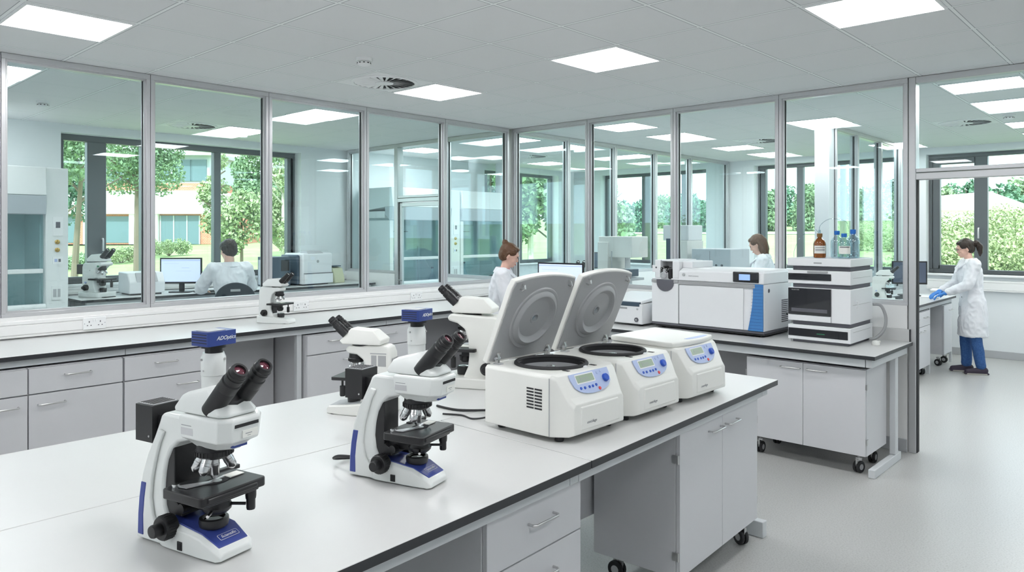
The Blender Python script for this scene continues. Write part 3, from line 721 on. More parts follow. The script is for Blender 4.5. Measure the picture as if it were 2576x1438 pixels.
# ---- fume cupboards: front faces +x, sash opening y0..y1, control panel on the +y side
def hood(lb, y0, W, first=[None]):
    o = thing('fume_cupboard', lb, 'fume cupboard', (-2.6, y0, 0), 0, None)
    pw = .20; D = .70; W2 = W-pw
    m = MB(); m.b(-D,-.02,0,W,.0005,.90,'hoodw'); m.build('base_cabinet', o, bevel=.003)
    for k in range(2):
        m = MB(); m.b(-.018,0,.01+k*(W/2),W/2-.005+k*(W/2),.10,.89,'hoodw'); d = m.build('door', o, bevel=.002); handle(d, W/2+(-.08 if k==0 else .08), .8)
    m = MB(); m.b(-D,0,.06,W2,.905,.93,'hoodin'); m.b(-D,-D+.02,.06,W2,.93,1.95,'hoodin'); m.b(-D+.02,0,.0,.06,.905,1.865,'hoodw'); m.b(-D+.02,-.125,.001,W2-.012,1.9,1.998,'hoodw'); m.b(-D+.02,0-.15,W2-.01,W2,.93,1.95,'hoodin')
    m.b(-D+.02,-D+.04,W2*.25,W2*.85,1.15,1.8,'hoodw'); m.b(-D+.04,-D+.045,W2*.35,W2*.36,1.2,1.65,'gap'); m.b(-D+.04,-D+.045,W2*.2,W2*.75,1.70,1.71,'gap'); m.build('liner', o); m = MB(); m.b(-.30,-.22,.25,W2-.25,1.955,1.975,'hoodfill'); m.b(-.32,-.20,.22,W2-.22,1.976,1.99,'white'); m.build('added_strip_lamp', o)  # liner, then a lamp strip added to brighten the cupboard interior
    m = MB(); m.lathe([(.03,-W2/2+.035),(.035,-W2/2+.035),(.035,W2/2-.035),(.03,W2/2-.035)], 'hoodw', (.015,W2/2+.03,.955), (0,1,0), 16); m.b(-.06,.02,.06,W2,.93,.975,'hoodw'); m.build('sill', o)
    m = MB(); m.prism([(-.12,1.95),(-.02,1.87),(.03,1.875),(.06,2.06),(-.12,2.06)], .0, W2, 'hoodg'); m.build('header', o, bevel=.006)
    m = MB(); m.prism([(-D,2.0),(-.1,2.061),(.062,2.062),(.03,2.34),(-D,2.34)], .0, W2, 'hoodw'); m.build('canopy', o, bevel=.006)
    s = MB(); s.b(-.035,-.030,.06,W2-.012,.99,1.88,'hoodglass'); sh = s.build('sash', o, smooth=False)
    m = MB(); m.b(-.05,-.005,.06,W2-.012,1.29,1.335,'hoodw'); m.build('sash_handle', sh, bevel=.008)
    m = MB(); m.b(-D,.02,W2,W,.901,2.34,'hoodw'); c = m.build('control_panel', o, bevel=.008)
    m = MB(); m.b(.02,.028,W2+.06,W-.05,1.66,1.85,'white'); m.b(.028,.032,W2+.085,W-.075,1.74,1.80,'ink'); m.build('display', c, bevel=.003)
    for z in (1.60,1.52):
        m = MB(); m.lathe([(.022,0),(.022,.012),(.012,.016),(.010,.03)], 'brass', (.02,W2+.10,z), (1,0,0), 16); m.build('valve', c)
    m = MB(); m.b(.02,.026,W2+.06,W-.05,1.38,1.45,'white'); m.b(.026,.028,W2+.075,W2+.10,1.40,1.43,'ltblue'); m.b(.026,.028,W2+.11,W2+.13,1.40,1.43,'ink'); m.build('switch_plate', c)
    m = MB(); m.b(.02,.035,W2+.05,W-.06,1.02,1.16,'hoodw'); m.b(.035,.037,W2+.06,W2+.09,1.05,1.13,'ingrey'); m.b(.035,.037,W2+.10,W2+.125,1.05,1.13,'ingrey'); m.build('socket_outlet', c, bevel=.003)
    return o
hood('tall white fume cupboard behind the leftmost glass bay', -5.25, 1.42)
hood('far fume cupboard seen through the inner glass door', .25, 1.34)
hood('far fume cupboard behind the glass bay next to the corner post', 1.62, 1.30)
m = MB(); m.lathe([(.20,0.0005),(.20,ZC-.002)], 'wall', (-3.02,3.12,0), seg=36); c = m.build('trim_7'); struct(c)
# glassware and gear inside the far cupboards
def flask(pos, lb, h=.16, r=.055, liq=False):
    o = thing('glass_flask', lb, 'flask', pos); m = MB(); m.lathe([(r,.001),(r,.02),(r*.25,h*.7),(r*.22,h),(r*.28,h+.004)], 'clear', seg=18, cap=False); m.build('vessel', o)
    m = MB(); m.lathe([(r*.26,h),(r*.26,h+.025)], 'ink', seg=12); m.build('stopper', o)
flask((-2.85,.62,.931), 'small dark stoppered flask in the far cupboard behind the glass door', .22, .07)
flask((-2.9,1.30,.931), 'glass flask beside the clamp stand in the far cupboard', .20, .075)
flask((-2.9,1.98,.931), 'glass flask in the cupboard next to the corner post', .26, .08)
o = thing('clamp_stand', 'thin clamp stand in the far cupboard seen through the inner glass door', 'clamp stand', (-2.95,1.05,.931))
m = MB(); m.b(-.05,.05,-.08,.08,.0,.012,'ink'); m.build('base', o); m = MB(); m.cyl((0,0,.01),(0,0,.55),.008,'ingrey'); m.build('rod', o)
m = MB(); m.cyl((0,-.12,.36),(0,.14,.36),.006,'ingrey'); m.cyl((0,.14,.36),(0,.22,.22),.005,'ingrey'); m.build('clamp', o)
# ---- sockets on the trunking
def socket(loc, rz, lb, first=[None]):
    if first[0]: o = dup(first[0], loc, rz); o['label'] = lb; return
    o = thing('double_socket', lb, 'socket', loc, rz, 'white double sockets on the trunking'); first[0] = o
    m = MB(); m.b(0,.009,-.075,.075,-.043,.043,'white'); m.build('face_plate', o, bevel=.004)
    m = MB()
    for s in (-1,1):
        c = s*.036
        m.b(.009,.0098,c-.003,c+.003,.006,.018,'ink'); m.b(.009,.0098,c-.015,c-.008,-.016,-.010,'ink'); m.b(.009,.0098,c+.008,c+.015,-.016,-.010,'ink')
        m.cyl((.009,s*.066,0),(.0098,s*.066,0),.003,'greyink',seg=8)
    m.build('pin_holes', o)
    m = MB(); m.b(.009,.013,-.012,-.003,.012,.028,'white'); m.b(.009,.013,.003,.012,.012,.028,'white'); m.build('rocker', o, bevel=.001)
socket((.0365,-4.42,1.052), 0, 'white double socket on the left wall trunking left of the near microscope camera')
socket((.0365,-2.77,1.052), 0, 'white double socket right of the microscope on the wall bench')
socket((.0365,-1.47,1.052), 0, 'white double socket on the left wall trunking nearest the corner')
SOLV = 'EXACT'
# ============================================================ instruments
def cut(o, cutter):
    cutter.parent = o.parent
    md = o.modifiers.new('cut', 'BOOLEAN'); md.operation = 'DIFFERENCE'; md.object = cutter; md.solver = SOLV
    bpy.context.view_layer.update(); dg = bpy.context.evaluated_depsgraph_get()
    me = bpy.data.meshes.new_from_object(o.evaluated_get(dg)); o.modifiers.clear(); old = o.data; o.data = me; bpy.data.objects.remove(cutter)
def loft(m, secs, mt, n=None):
    """sections: lists of equal-length 3D loops"""
    R_ = [[m.bm.verts.new(p) for p in s] for s in secs]; k = m.mi(mt); fs = []
    for a, b2 in zip(R_, R_[1:]):
        for i in range(len(a)): fs.append(m.bm.faces.new((a[i], a[(i+1)%len(a)], b2[(i+1)%len(a)], b2[i])))
    fs.append(m.bm.faces.new(R_[0][::-1])); fs.append(m.bm.faces.new(R_[-1]))
    for f in fs: f.material_index = k
    return m
def eyepiece(par, p, d, L, r, lens='lens'):
    """ocular: sleeve, ribbed cup and lens, along d from p"""
    d = Vector(d).normalized(); p = Vector(p)
    m = MB(); m.lathe([(r*1.12,0),(r*1.14,L*.38),(r*1.0,L*.42),(r*.98,L*.52),(r*1.06,L*.54),(r*1.06,L*.66),(r*.97,L*.68),(r*.97,L*.72),(r*1.08,L*.74),(r*1.08,L*.80),(r*.98,L*.82),(r*.98,L*.93),(r*.90,L),(r*.66,L),(r*.62,L-.006)], 'black', p, d, 26, cap=False)
    o = m.build('eyepiece', par, smooth=True, angle=30)
    m = MB(); m.lathe([(r*.66,L-.006),(r*.45,L-.0035),(0.0003,L-.002)], lens, p, d, 22, cap=False); m.build('lens', o)
    return o
def turret(par, c, r=.046, tilt=0, objs=((0,1.0),(72,.8),(144,.7),(216,.8),(288,.75)), L=.05, n='nosepiece'):
    """revolving nosepiece below point c with its objectives"""
    c = Vector(c); m = MB(); m.lathe([(r*.95,0),(r*.98,-.012),(r*1.0,-.018),(r*1.06,-.020),(r*1.06,-.032),(r*.8,-.040),(r*.5,-.042)], 'black', c, (0,0,1), 30)
    for k in range(30): a = 2*math.pi*k/30; m.box((c.x+r*1.06*math.cos(a), c.y+r*1.06*math.sin(a), c.z-.026), (.003,.003,.012), 'black', (0,0,a))
    o = m.build(n, par)
    for a, f in objs:
        a = R(a); out = Vector((math.cos(a), math.sin(a), 0)); d = (Vector((0,0,-1)) + out*(.0 if f == 1.0 else .55)).normalized()
        p = c + Vector((0,0,-.036)) + out*(r*.62 if f < 1 else 0) + (Vector((.0,0,0)))
        l = L*f; q = r*.30
        m = MB(); m.lathe([(q,-.006),(q,l*.35),(q*1.04,l*.36),(q*1.04,l*.5),(q*.98,l*.52),(q*.98,l*.8),(q*.62,l*.95),(q*.4,l)], 'metal', p, d, 20)
        ob = m.build('objective', o)
    return o
def trinocular(lb):
    o = thing('trinocular_microscope', lb, 'microscope', (0,0,0))
    # foot: tapering rounded base, open at the top front for the blue cover
    def sec(x, hy, z0, z1, r=.010): return [(x,-hy,z0),(x,-hy,z1-r),(x,-hy+r,z1),(x,hy-r,z1),(x,hy,z1-r),(x,hy,z0)]
    m = MB(); loft(m, [sec(.002,.044,.004,.070), sec(.075,.045,.004,.078), sec(.118,.060,.004,.074), sec(.20,.060,.004,.068), sec(.262,.060,.004,.0605), sec(.318,.056,.004,.0355), sec(.330,.048,.006,.022)], 'mwhite')
    for x, y in ((.03,.032),(.03,-.032),(.30,.04),(.30,-.04)): m.cyl((x,y,0.0003),(x,y,.006),.010,'rubber')
    f = m.build('foot', o, bevel=.005, seg=3)
    m = MB(); loft(m, [[(.120,-.046,.070),(.120,-.046,.0765),(.120,.046,.0765),(.120,.046,.070)], [(.20,-.050,.062),(.20,-.050,.0705),(.20,.050,.0705),(.20,.050,.062)], [(.262,-.050,.056),(.262,-.050,.0630),(.262,.050,.0630),(.262,.050,.056)], [(.318,-.044,.030),(.318,-.044,.0375),(.318,.044,.0375),(.318,.044,.030)]], 'bluepanel')
    p = m.build('blue_cover', f, bevel=.002)
    SA = math.atan2(.0255, .056); m = MB(); m.prism(rrect(-.029,.029,-.0095,.0095,.003), 0, .0004, 'white', 'z'); m.prism(rrect(-.028,.028,-.0085,.0085,.0025), .0004, .0006, 'bluepanel', 'z')
    bd_ = m.build('badge', p, loc=(.2930,.004,.0493), rot=(SA,0,R(90))); text('Scientific', .0125, 'white', bd_, (0,0,.0007), (0,0,0), shear=.3)
    # arm: C-shaped with flared back, made as two cheeks and a core
    outer = [(-.004,.004),(-.002,.06),(.004,.12),(.018,.18),(.040,.235),(.066,.285),(.084,.320),(.092,.338),(.104,.348),(.28,.345),(.295,.330),(.292,.300)]
    inner = [(.245,.290),(.205,.287),(.160,.276),(.135,.255),(.118,.225),(.108,.19),(.104,.145),(.110,.105),(.124,.076),(.128,.05),(.128,.004)]
    m = MB(); m.prism(outer+inner, -.047, .047, 'mwhite', 'y'); a = m.build('arm', o, bevel=.009, seg=3, angle=40)
    for s in (-1, 1):
        cheek = [(.004,.006),(.008,.06),(.014,.12),(.028,.18),(.050,.232),(.076,.278),(.094,.305),(.116,.300),(.096,.262),(.082,.22),(.068,.17),(.062,.12),(.072,.075),(.118,.006)]
        m = MB(); y0, y1 = s*.046, s*.056; m.prism(cheek, min(y0,y1), max(y0,y1), 'mwhite', 'y'); m.build('side_cheek', a, bevel=.005, seg=3)
        m = MB(); m.prism([(.009,.016),(.011,.07),(.016,.115),(.024,.158),(.046,.158),(.038,.115),(.033,.07),(.034,.016)], min(s*.0475,s*.0575), max(s*.0475,s*.0575), 'bluepanel', 'y'); m.build('blue_stripe', a, bevel=.003)
    m = MB(); m.prism([(.106,.085),(.170,.085),(.160,.11),(.140,.12),(.140,.272),(.128,.262),(.112,.215),(.100,.15)], -.040, .040, 'black', 'y'); m.build('focus_block', o, bevel=.002)
    # lamp house behind
    m = MB(); m.b(-.022,.050,-.042,.042,.258,.356,'black'); m.b(.048,.10,-.024,.024,.275,.330,'black'); m.b(-.018,.046,-.036,.036,.356,.3585,'ingrey')
    for k in range(6): m.b(-.014+.010*k,-.009+.010*k,-.033,.033,.3585,.3595,'gap')
    m.cyl((.038,-.0425,.275),(.038,-.045,.275),.003,'chrome'); m.build('lamp_house', o, bevel=.004)
    # reflected-light collar: octagonal box with chamfered lower edge
    def octo(z, x0, x1, y, c): return [(x0,-y,z),(x1-c,-y,z),(x1,-y+c,z),(x1,y-c,z),(x1-c,y,z),(x0,y,z)]
    m = MB(); loft(m, [octo(.274,.135,.236,.038,.03), octo(.294,.114,.256,.054,.030), octo(.301,.108,.268,.066,.026), octo(.354,.102,.274,.068,.026), octo(.360,.106,.270,.064,.026)], 'mwhite')
    c = m.build('collar', o, bevel=.003); c.location.x = .093
    m = MB(); m.b(.268,.2745,-.036,.036,.337,.345,'gap'); m.build('slot', c); m = MB(); m.b(.2690,.2735,-.012,.034,.308,.326,'paper'); m.b(.2735,.2738,-.004,.016,.317,.3190,'greyink'); m.b(.2735,.2738,.002,.012,.312,.3134,'greyink'); m.build('label_plate', c)
    m = MB(); m.b(.240,.2485,-.022,.022,.281,.288,'blue'); m.build('rating_strip', c)
    m = MB(); m.b(.11,.155,-.0672,-.064,.310,.328,'alu'); m.b(.112,.150,-.0676,-.067,.333,.335,'greyink'); m.build('filter_slider', c)
    # head: wedge that carries binocular and photo tube
    m = MB(); loft(m, [[(.070,-.058,.361),(.236,-.058,.361),(.252,-.040,.361),(.252,.040,.361),(.236,.058,.361),(.070,.058,.361)],
                       [(.066,-.058,.372),(.236,-.058,.370),(.254,-.040,.370),(.254,.040,.370),(.236,.058,.370),(.066,.058,.372)],
                       [(.082,-.046,.402),(.170,-.040,.424),(.184,-.034,.424),(.184,.034,.424),(.170,.040,.424),(.082,.046,.402)],
                       [(.094,-.036,.410),(.164,-.034,.430),(.174,-.030,.430),(.174,.030,.430),(.164,.034,.430),(.094,.036,.410)]], 'mwhite')
    h = m.build('head', o, bevel=.004); h.location.x = .097
    m = MB(); m.lathe([(.029,.40),(.029,.452),(.0305,.453),(.0305,.498),(.027,.506),(.026,.510)], 'mwhite', (.125,0,0), seg=32)
    for a2 in (20, 140, 260): m.cyl((.125+.028*math.cos(R(a2)),.028*math.sin(R(a2)),.494),(.125+.034*math.cos(R(a2)),.034*math.sin(R(a2)),.494),.003,'chrome')
    m.cyl((.125,-.029,.466),(.125,-.0315,.466),.0025,'chrome'); m.build('photo_tube', o, loc=(.116,0,0))
    cm = thing_part = None
    m = MB(); m.lathe([(.022,.508),(.022,.522),(.031,.523),(.031,.530)], 'black', (.125,0,0), seg=28); k = m.build('camera_adapter', o, loc=(.118,0,0))
    m = MB(); m.prism(rrect(-.034,.034,-.044,.044,.006), .5305, .567, 'blue', 'z'); m.prism(rrect(-.025,.025,-.036,.018,.004), .567, .5690, 'ingrey', 'z')
    for z in (.538,.545,.552,.559): m.b(-.028,.028,-.0445,-.0438,z,z+.002,'gap')
    cb = m.build('camera_body', o, bevel=.004, seg=3, loc=(.243,0,0))
    text('ADOptics', .0140, 'white', cb, (.0343,.010,.549), (R(90),0,R(90)), shear=.35)
    # binocular tubes
    dv = Vector((.69,0,.72)).normalized()
    m = MB(); m.lathe([(.052,-.03),(.050,.012),(.042,.020)], 'black', (.205,0,.392), dv, 6, sc=(.55,1.15)); b2 = m.build('binocular_body', o, bevel=.006, seg=3, loc=(.098,0,0))
    for s in (-1, 1):
        q = Vector((.190, s*.037, .380)); m = MB(); m.lathe([(.0245,-.012),(.0260,.072),(.0235,.078)], 'black', q, dv, 26); t = m.build('eye_tube', o, loc=(.098,0,0))
        eyepiece(t, q+dv*.073, dv+Vector((0,s*.02,0)), .072, .0225)
    turret(o, (.244,0,.282), .044, L=.060)
    # stage: deep black plate, carrier, clips, slide and hanging control rod
    SX, SZ = .254, .180
    m = MB(); m.prism(rrect(SX-.072,SX+.080,-.108,.092,.012), SZ-.024, SZ, 'black', 'z'); m.prism(rrect(SX-.060,SX+.070,-.090,.080,.01), SZ-.032, SZ-.024, 'black', 'z')
    m.b(SX-.070,SX-.052,.02,.118,SZ-.008,SZ+.004,'black'); m.b(SX+.078,SX+.084,-.09,.06,SZ-.018,SZ-.006,'black'); st = m.build('stage', o, bevel=.003)
    m = MB(); m.lathe([(.024,SZ+.0002),(.024,SZ+.0012)], 'gap', (SX,0,0), seg=28, sc=(1,1.5)); m.build('stage_opening', st)
    m = MB(); m.lathe([(.013,SZ+.0012),(.011,SZ+.003),(.004,SZ+.004)], 'lensc', (SX,0,0), seg=24); m.build('condenser_lens', st)
    m = MB(); m.b(SX-.016,SX+.014,.030,.075,SZ+.0015,SZ+.0035,'paper'); m.build('slide', st)
    m = MB(); m.prism([(SX-.045,-.085),(SX-.012,-.080),(SX+.006,-.02),(SX-.004,.028),(SX-.012,.028),(SX-.006,-.02),(SX-.030,-.060)], SZ+.0015, SZ+.0045, 'alu', 'z'); m.cyl((SX-.045,-.086,SZ),(SX-.045,-.086,SZ+.010),.009,'metal'); m.build('slide_clip', st)
    m = MB(); m.cyl((SX+.045,.070,SZ-.03),(SX+.045,.070,SZ-.062),.006,'black'); m.lathe([(.013,SZ-.058),(.014,SZ-.050),(.014,SZ-.030)], 'black', (SX+.045,.070,0), seg=22); m.lathe([(.0105,SZ-.086),(.0115,SZ-.082),(.0115,SZ-.058)], 'black', (SX+.045,.070,0), seg=22); m.build('stage_control', st)
    m = MB(); m.lathe([(.022,.098),(.030,.104),(.036,.110),(.038,.118),(.034,.126),(.034,.150),(.028,.152)], 'black', (SX,0,0), seg=28); m.cyl((SX+.02,-.03,.115),(SX+.035,-.055,.112),.004,'metal'); m.cyl((SX+.02,.02,.12),(SX+.055,.045,.118),.004,'black')
    m.b(.118,SX,-.02,.02,.105,.15,'black'); m.cyl((.180,-.052,.110),(.180,-.030,.110),.013,'black'); m.cyl((.20,.028,.108),(.20,.062,.108),.013,'black'); m.build('condenser', o)
    m = MB(); m.lathe([(.030,.066),(.035,.070),(.037,.082),(.036,.090),(.028,.0915),(.024,.086)], 'black', (.243,0,-.004), seg=32, cap=False); m.lathe([(.025,.082),(.014,.087),(.0004,.0885)], 'lensc', (.243,0,-.004), seg=28, cap=False); m.build('illuminator', o)
    for s in (-1, 1):
        m = MB(); m.lathe([(.030,0),(.031,.004),(.031,.030),(.028,.034),(.016,.034),(.017,.038),(.017,.054),(.015,.058)], 'black', (.146, s*.052, .064), (0,s,0), 30)
        for k in range(24): a3 = 2*math.pi*k/24; m.box((.146+.031*math.cos(a3), s*(.052+.017), .064+.031*math.sin(a3)), (.002,.022,.002), 'black', (0,-a3,0))
        m.build('focus_knob', o)
    m = MB(); m.b(.180,.198,-.0625,-.058,.010,.032,'black'); m.b(.183,.195,-.064,-.062,.014,.028,'gap'); m.build('power_switch', o, bevel=.001)
    return o
t1 = trinocular('near blue and white microscope with blue camera on top, front left of the island')
t1.location = (3.680,-5.425,ZI); t1.rotation_euler = (0,0,R(13))
t2 = dup(t1, (3.665,-4.745,ZI), R(16), 'second blue and white camera microscope on the island, nearer the open centrifuges')

def lab_scope(name, lb, loc, rz, H=.45, col='ivory', lampbox=False, slots=False, big=False, tall=False, cat='microscope', knobside=True):
    """upright or inverted-style laboratory microscope facing local +x; drawn for a height of .45 and scaled"""
    k = H/.45; o = thing(name, lb, cat, loc, rz); o.scale = (k,k,k)
    m = MB()
    if big: m.prism(rrect(-.02,.25,-.10,.10,.03), .0005, .045, col, 'z')
    else: loft(m, [[(x,-w,.0005),(x,-w,h),(x,w,h),(x,w,.0005)] for x, w, h in ((0,.075,.06),(.09,.08,.058),(.20,.075,.045),(.285,.06,.036),(.30,.05,.02))], col)
    f = m.build('foot', o, bevel=.006, seg=3)
    if not big:
        m = MB(); loft(m, [[(x,-w,h),(x,-w,h+.003),(x,w,h+.003),(x,w,h)] for x, w, h in ((.12,.06,.054),(.20,.062,.0445),(.283,.05,.0345))], 'ingrey' if slots else col); m.build('foot_cover', f, bevel=.002)
    a = .13 if big else .10
    prof = [(0,.02),(-.004,.12),(.0,.27),(.012,.300),(.03,.305)] + ([(.20,.300),(.215,.285),(.205,.268),(.16,.262),(.13,.240),(.118,.2),(.118,.12),(.13,.08),(.15,.05),(.15,.02)] if not big else [(.23,.315),(.245,.30),(.24,.285),(.20,.275),(.165,.25),(.15,.21),(.145,.14),(.15,.09),(.17,.045),(.17,.02)])
    m = MB(); hw = .042 if not big else .062; m.prism(prof, -hw, hw, col, 'y'); ar = m.build('arm', o, bevel=.008, seg=3)
    if slots:
        m = MB()
        for s in (-1,1): m.b(.022,.058,s*hw,s*(hw+.0015),.215,.262,'lid'); m.b(.066,.090,s*hw,s*(hw+.0015),.215,.262,'lid'); m.b(.02,.095,s*hw,s*(hw+.001),.268,.272,'greyink'); [m.b(.025+.02*q,.038+.02*q,s*hw,s*(hw+.001),.15,.185,'greyink') for q in range(4)]
        for q in range(3): m.b(-.0065,-.003,-.03+.022*q,-.014+.022*q,.15,.25,'lid')
        m.build('vent_panels', ar)
    if big:
        m = MB(); m.b(.19,.215,-hw-.001,-hw,.27,.285,'green'); m.build('badge', ar)
        m = MB(); m.cyl((.10,-hw,.24),(.10,-hw-.004,.24),.004,'chrome'); m.cyl((.05,-hw,.13),(.05,-hw-.01,.13),.009,'ltblue'); m.build('buttons', ar)
    z = .307 if not big else .318
    m = MB(); loft(m, [[(.045,-.052,z),(.225,-.050,z),(.225,.050,z),(.045,.052,z)], [(.040,-.052,z+.022),(.238,-.050,z+.014),(.238,.050,z+.014),(.040,.052,z+.022)], [(.085,-.040,z+.062),(.190,-.034,z+.070),(.190,.034,z+.070),(.085,.040,z+.062)]], col)
    m.lathe([(.045,z-.008),(.045,z+.002)], 'gap', (.15,0,0), seg=24); m.build('head', o, bevel=.008, seg=3)
    dv = Vector((.74,0,.67)).normalized()
    m = MB(); m.lathe([(.046,-.01),(.044,.02),(.036,.034)], 'black', (.205,0,z+.034), dv, 6, sc=(.62,1.0)); m.build('binocular_body', o, bevel=.008, seg=3)
    for s in (-1,1):
        q = Vector((.212, s*.030, z+.040)); m = MB(); m.lathe([(.020,0),(.021,.045),(.019,.05)], 'black', q, dv, 20); t = m.build('eye_tube', o); eyepiece(t, q+dv*.045, dv, .058, .017, 'lensc')
    turret(o, (.178,0,.262 if not big else .276), .034, L=.045, objs=((0,1.0),(60,.8),(150,.8),(240,.75),(320,.8)))
    m = MB(); sz = .168; m.prism(rrect(.110,.262,-.095,.085,.01), sz-.014, sz, 'black', 'z'); m.b(.11,.13,-.03,.03,.07,sz-.014,'black'); m.b(.12,.19,-.028,.028,sz-.04,sz-.014,'black'); st = m.build('stage', o, bevel=.002)
    m = MB(); m.b(.15,.21,-.02,.035,sz+.001,sz+.003,'paper'); m.build('slide', st); m = MB(); m.b(.16,.20,-.06,-.025,sz+.001,sz+.006,'alu'); m.build('slide_clip', st)
    m = MB(); m.cyl((.215,.065,sz-.014),(.215,.065,sz-.04),.005,'black'); m.lathe([(.010,sz-.085),(.012,sz-.08),(.012,sz-.04)], 'black', (.215,.065,0), seg=18); m.build('stage_control', st)
    m = MB(); m.lathe([(.018,.10),(.026,.108),(.028,.128),(.022,.130)], 'black', (.182,0,0), seg=24); m.cyl((.182,0,.126),(.182,0,.15),.017,'black'); m.build('condenser', o)
    m = MB(); m.lathe([(.028,.046),(.030,.075),(.026,.082)], 'black', (.190,0,0), seg=24); m.lathe([(.022,.0822),(.0004,.086)], 'lensc', (.190,0,0), seg=20, cap=False); m.build('illuminator', o)
    for s in (-1,1):
        m = MB(); m.lathe([(.026,0),(.027,.022),(.024,.026),(.014,.026),(.015,.042),(.013,.045)], 'black', (.06, s*hw, .085), (0,s,0), 24); m.build('focus_knob', o)
    if lampbox:
        m = MB(); m.b(-.10,-.012,-.04,.04,.20,.29,'black'); m.b(-.014,.002,-.02,.02,.22,.26,'black'); m.build('lamp_house', o, bevel=.004)
    m = MB(); m.prism(rrect(.005,.285,-.062,.062,.02), .0002, .006, 'gap', 'z'); m.build('foot_pad', f)
    return o
lab_scope('binocular_microscope', 'cream binocular microscope facing away to the left, behind the second camera microscope', (3.13,-4.17,ZI), R(210), .46, slots=True)
lab_scope('binocular_microscope', 'large cream microscope on the island behind the open centrifuge lid', (3.09,-3.40,ZI), R(207), .55, big=True)
lab_scope('binocular_microscope', 'small white microscope with black stage standing alone on the wall bench', (.34,-3.30,ZL), R(24), .42, col='mwhite')
lab_scope('binocular_microscope', 'microscope on the window bench behind the leftmost glass bay, beside the fume cupboard', (-3.05,-3.50,1.0), R(20), .54, col='mwhite', lampbox=True, big=True)
lab_scope('binocular_microscope', 'cream microscope on the peninsula bench seen through the last pane before the doorway', (2.93,3.22,.87), R(12), .44, big=True)
lab_scope('binocular_microscope', 'small far microscope on the table left of the woman with loose hair', (1.18,2.80,.90), R(-60), .50, lampbox=True)
lab_scope('binocular_microscope', 'white microscope behind the glass between the open lid and the tall white instrument', (.40,.66,.87), R(-40), .52, col='mwhite', big=True)

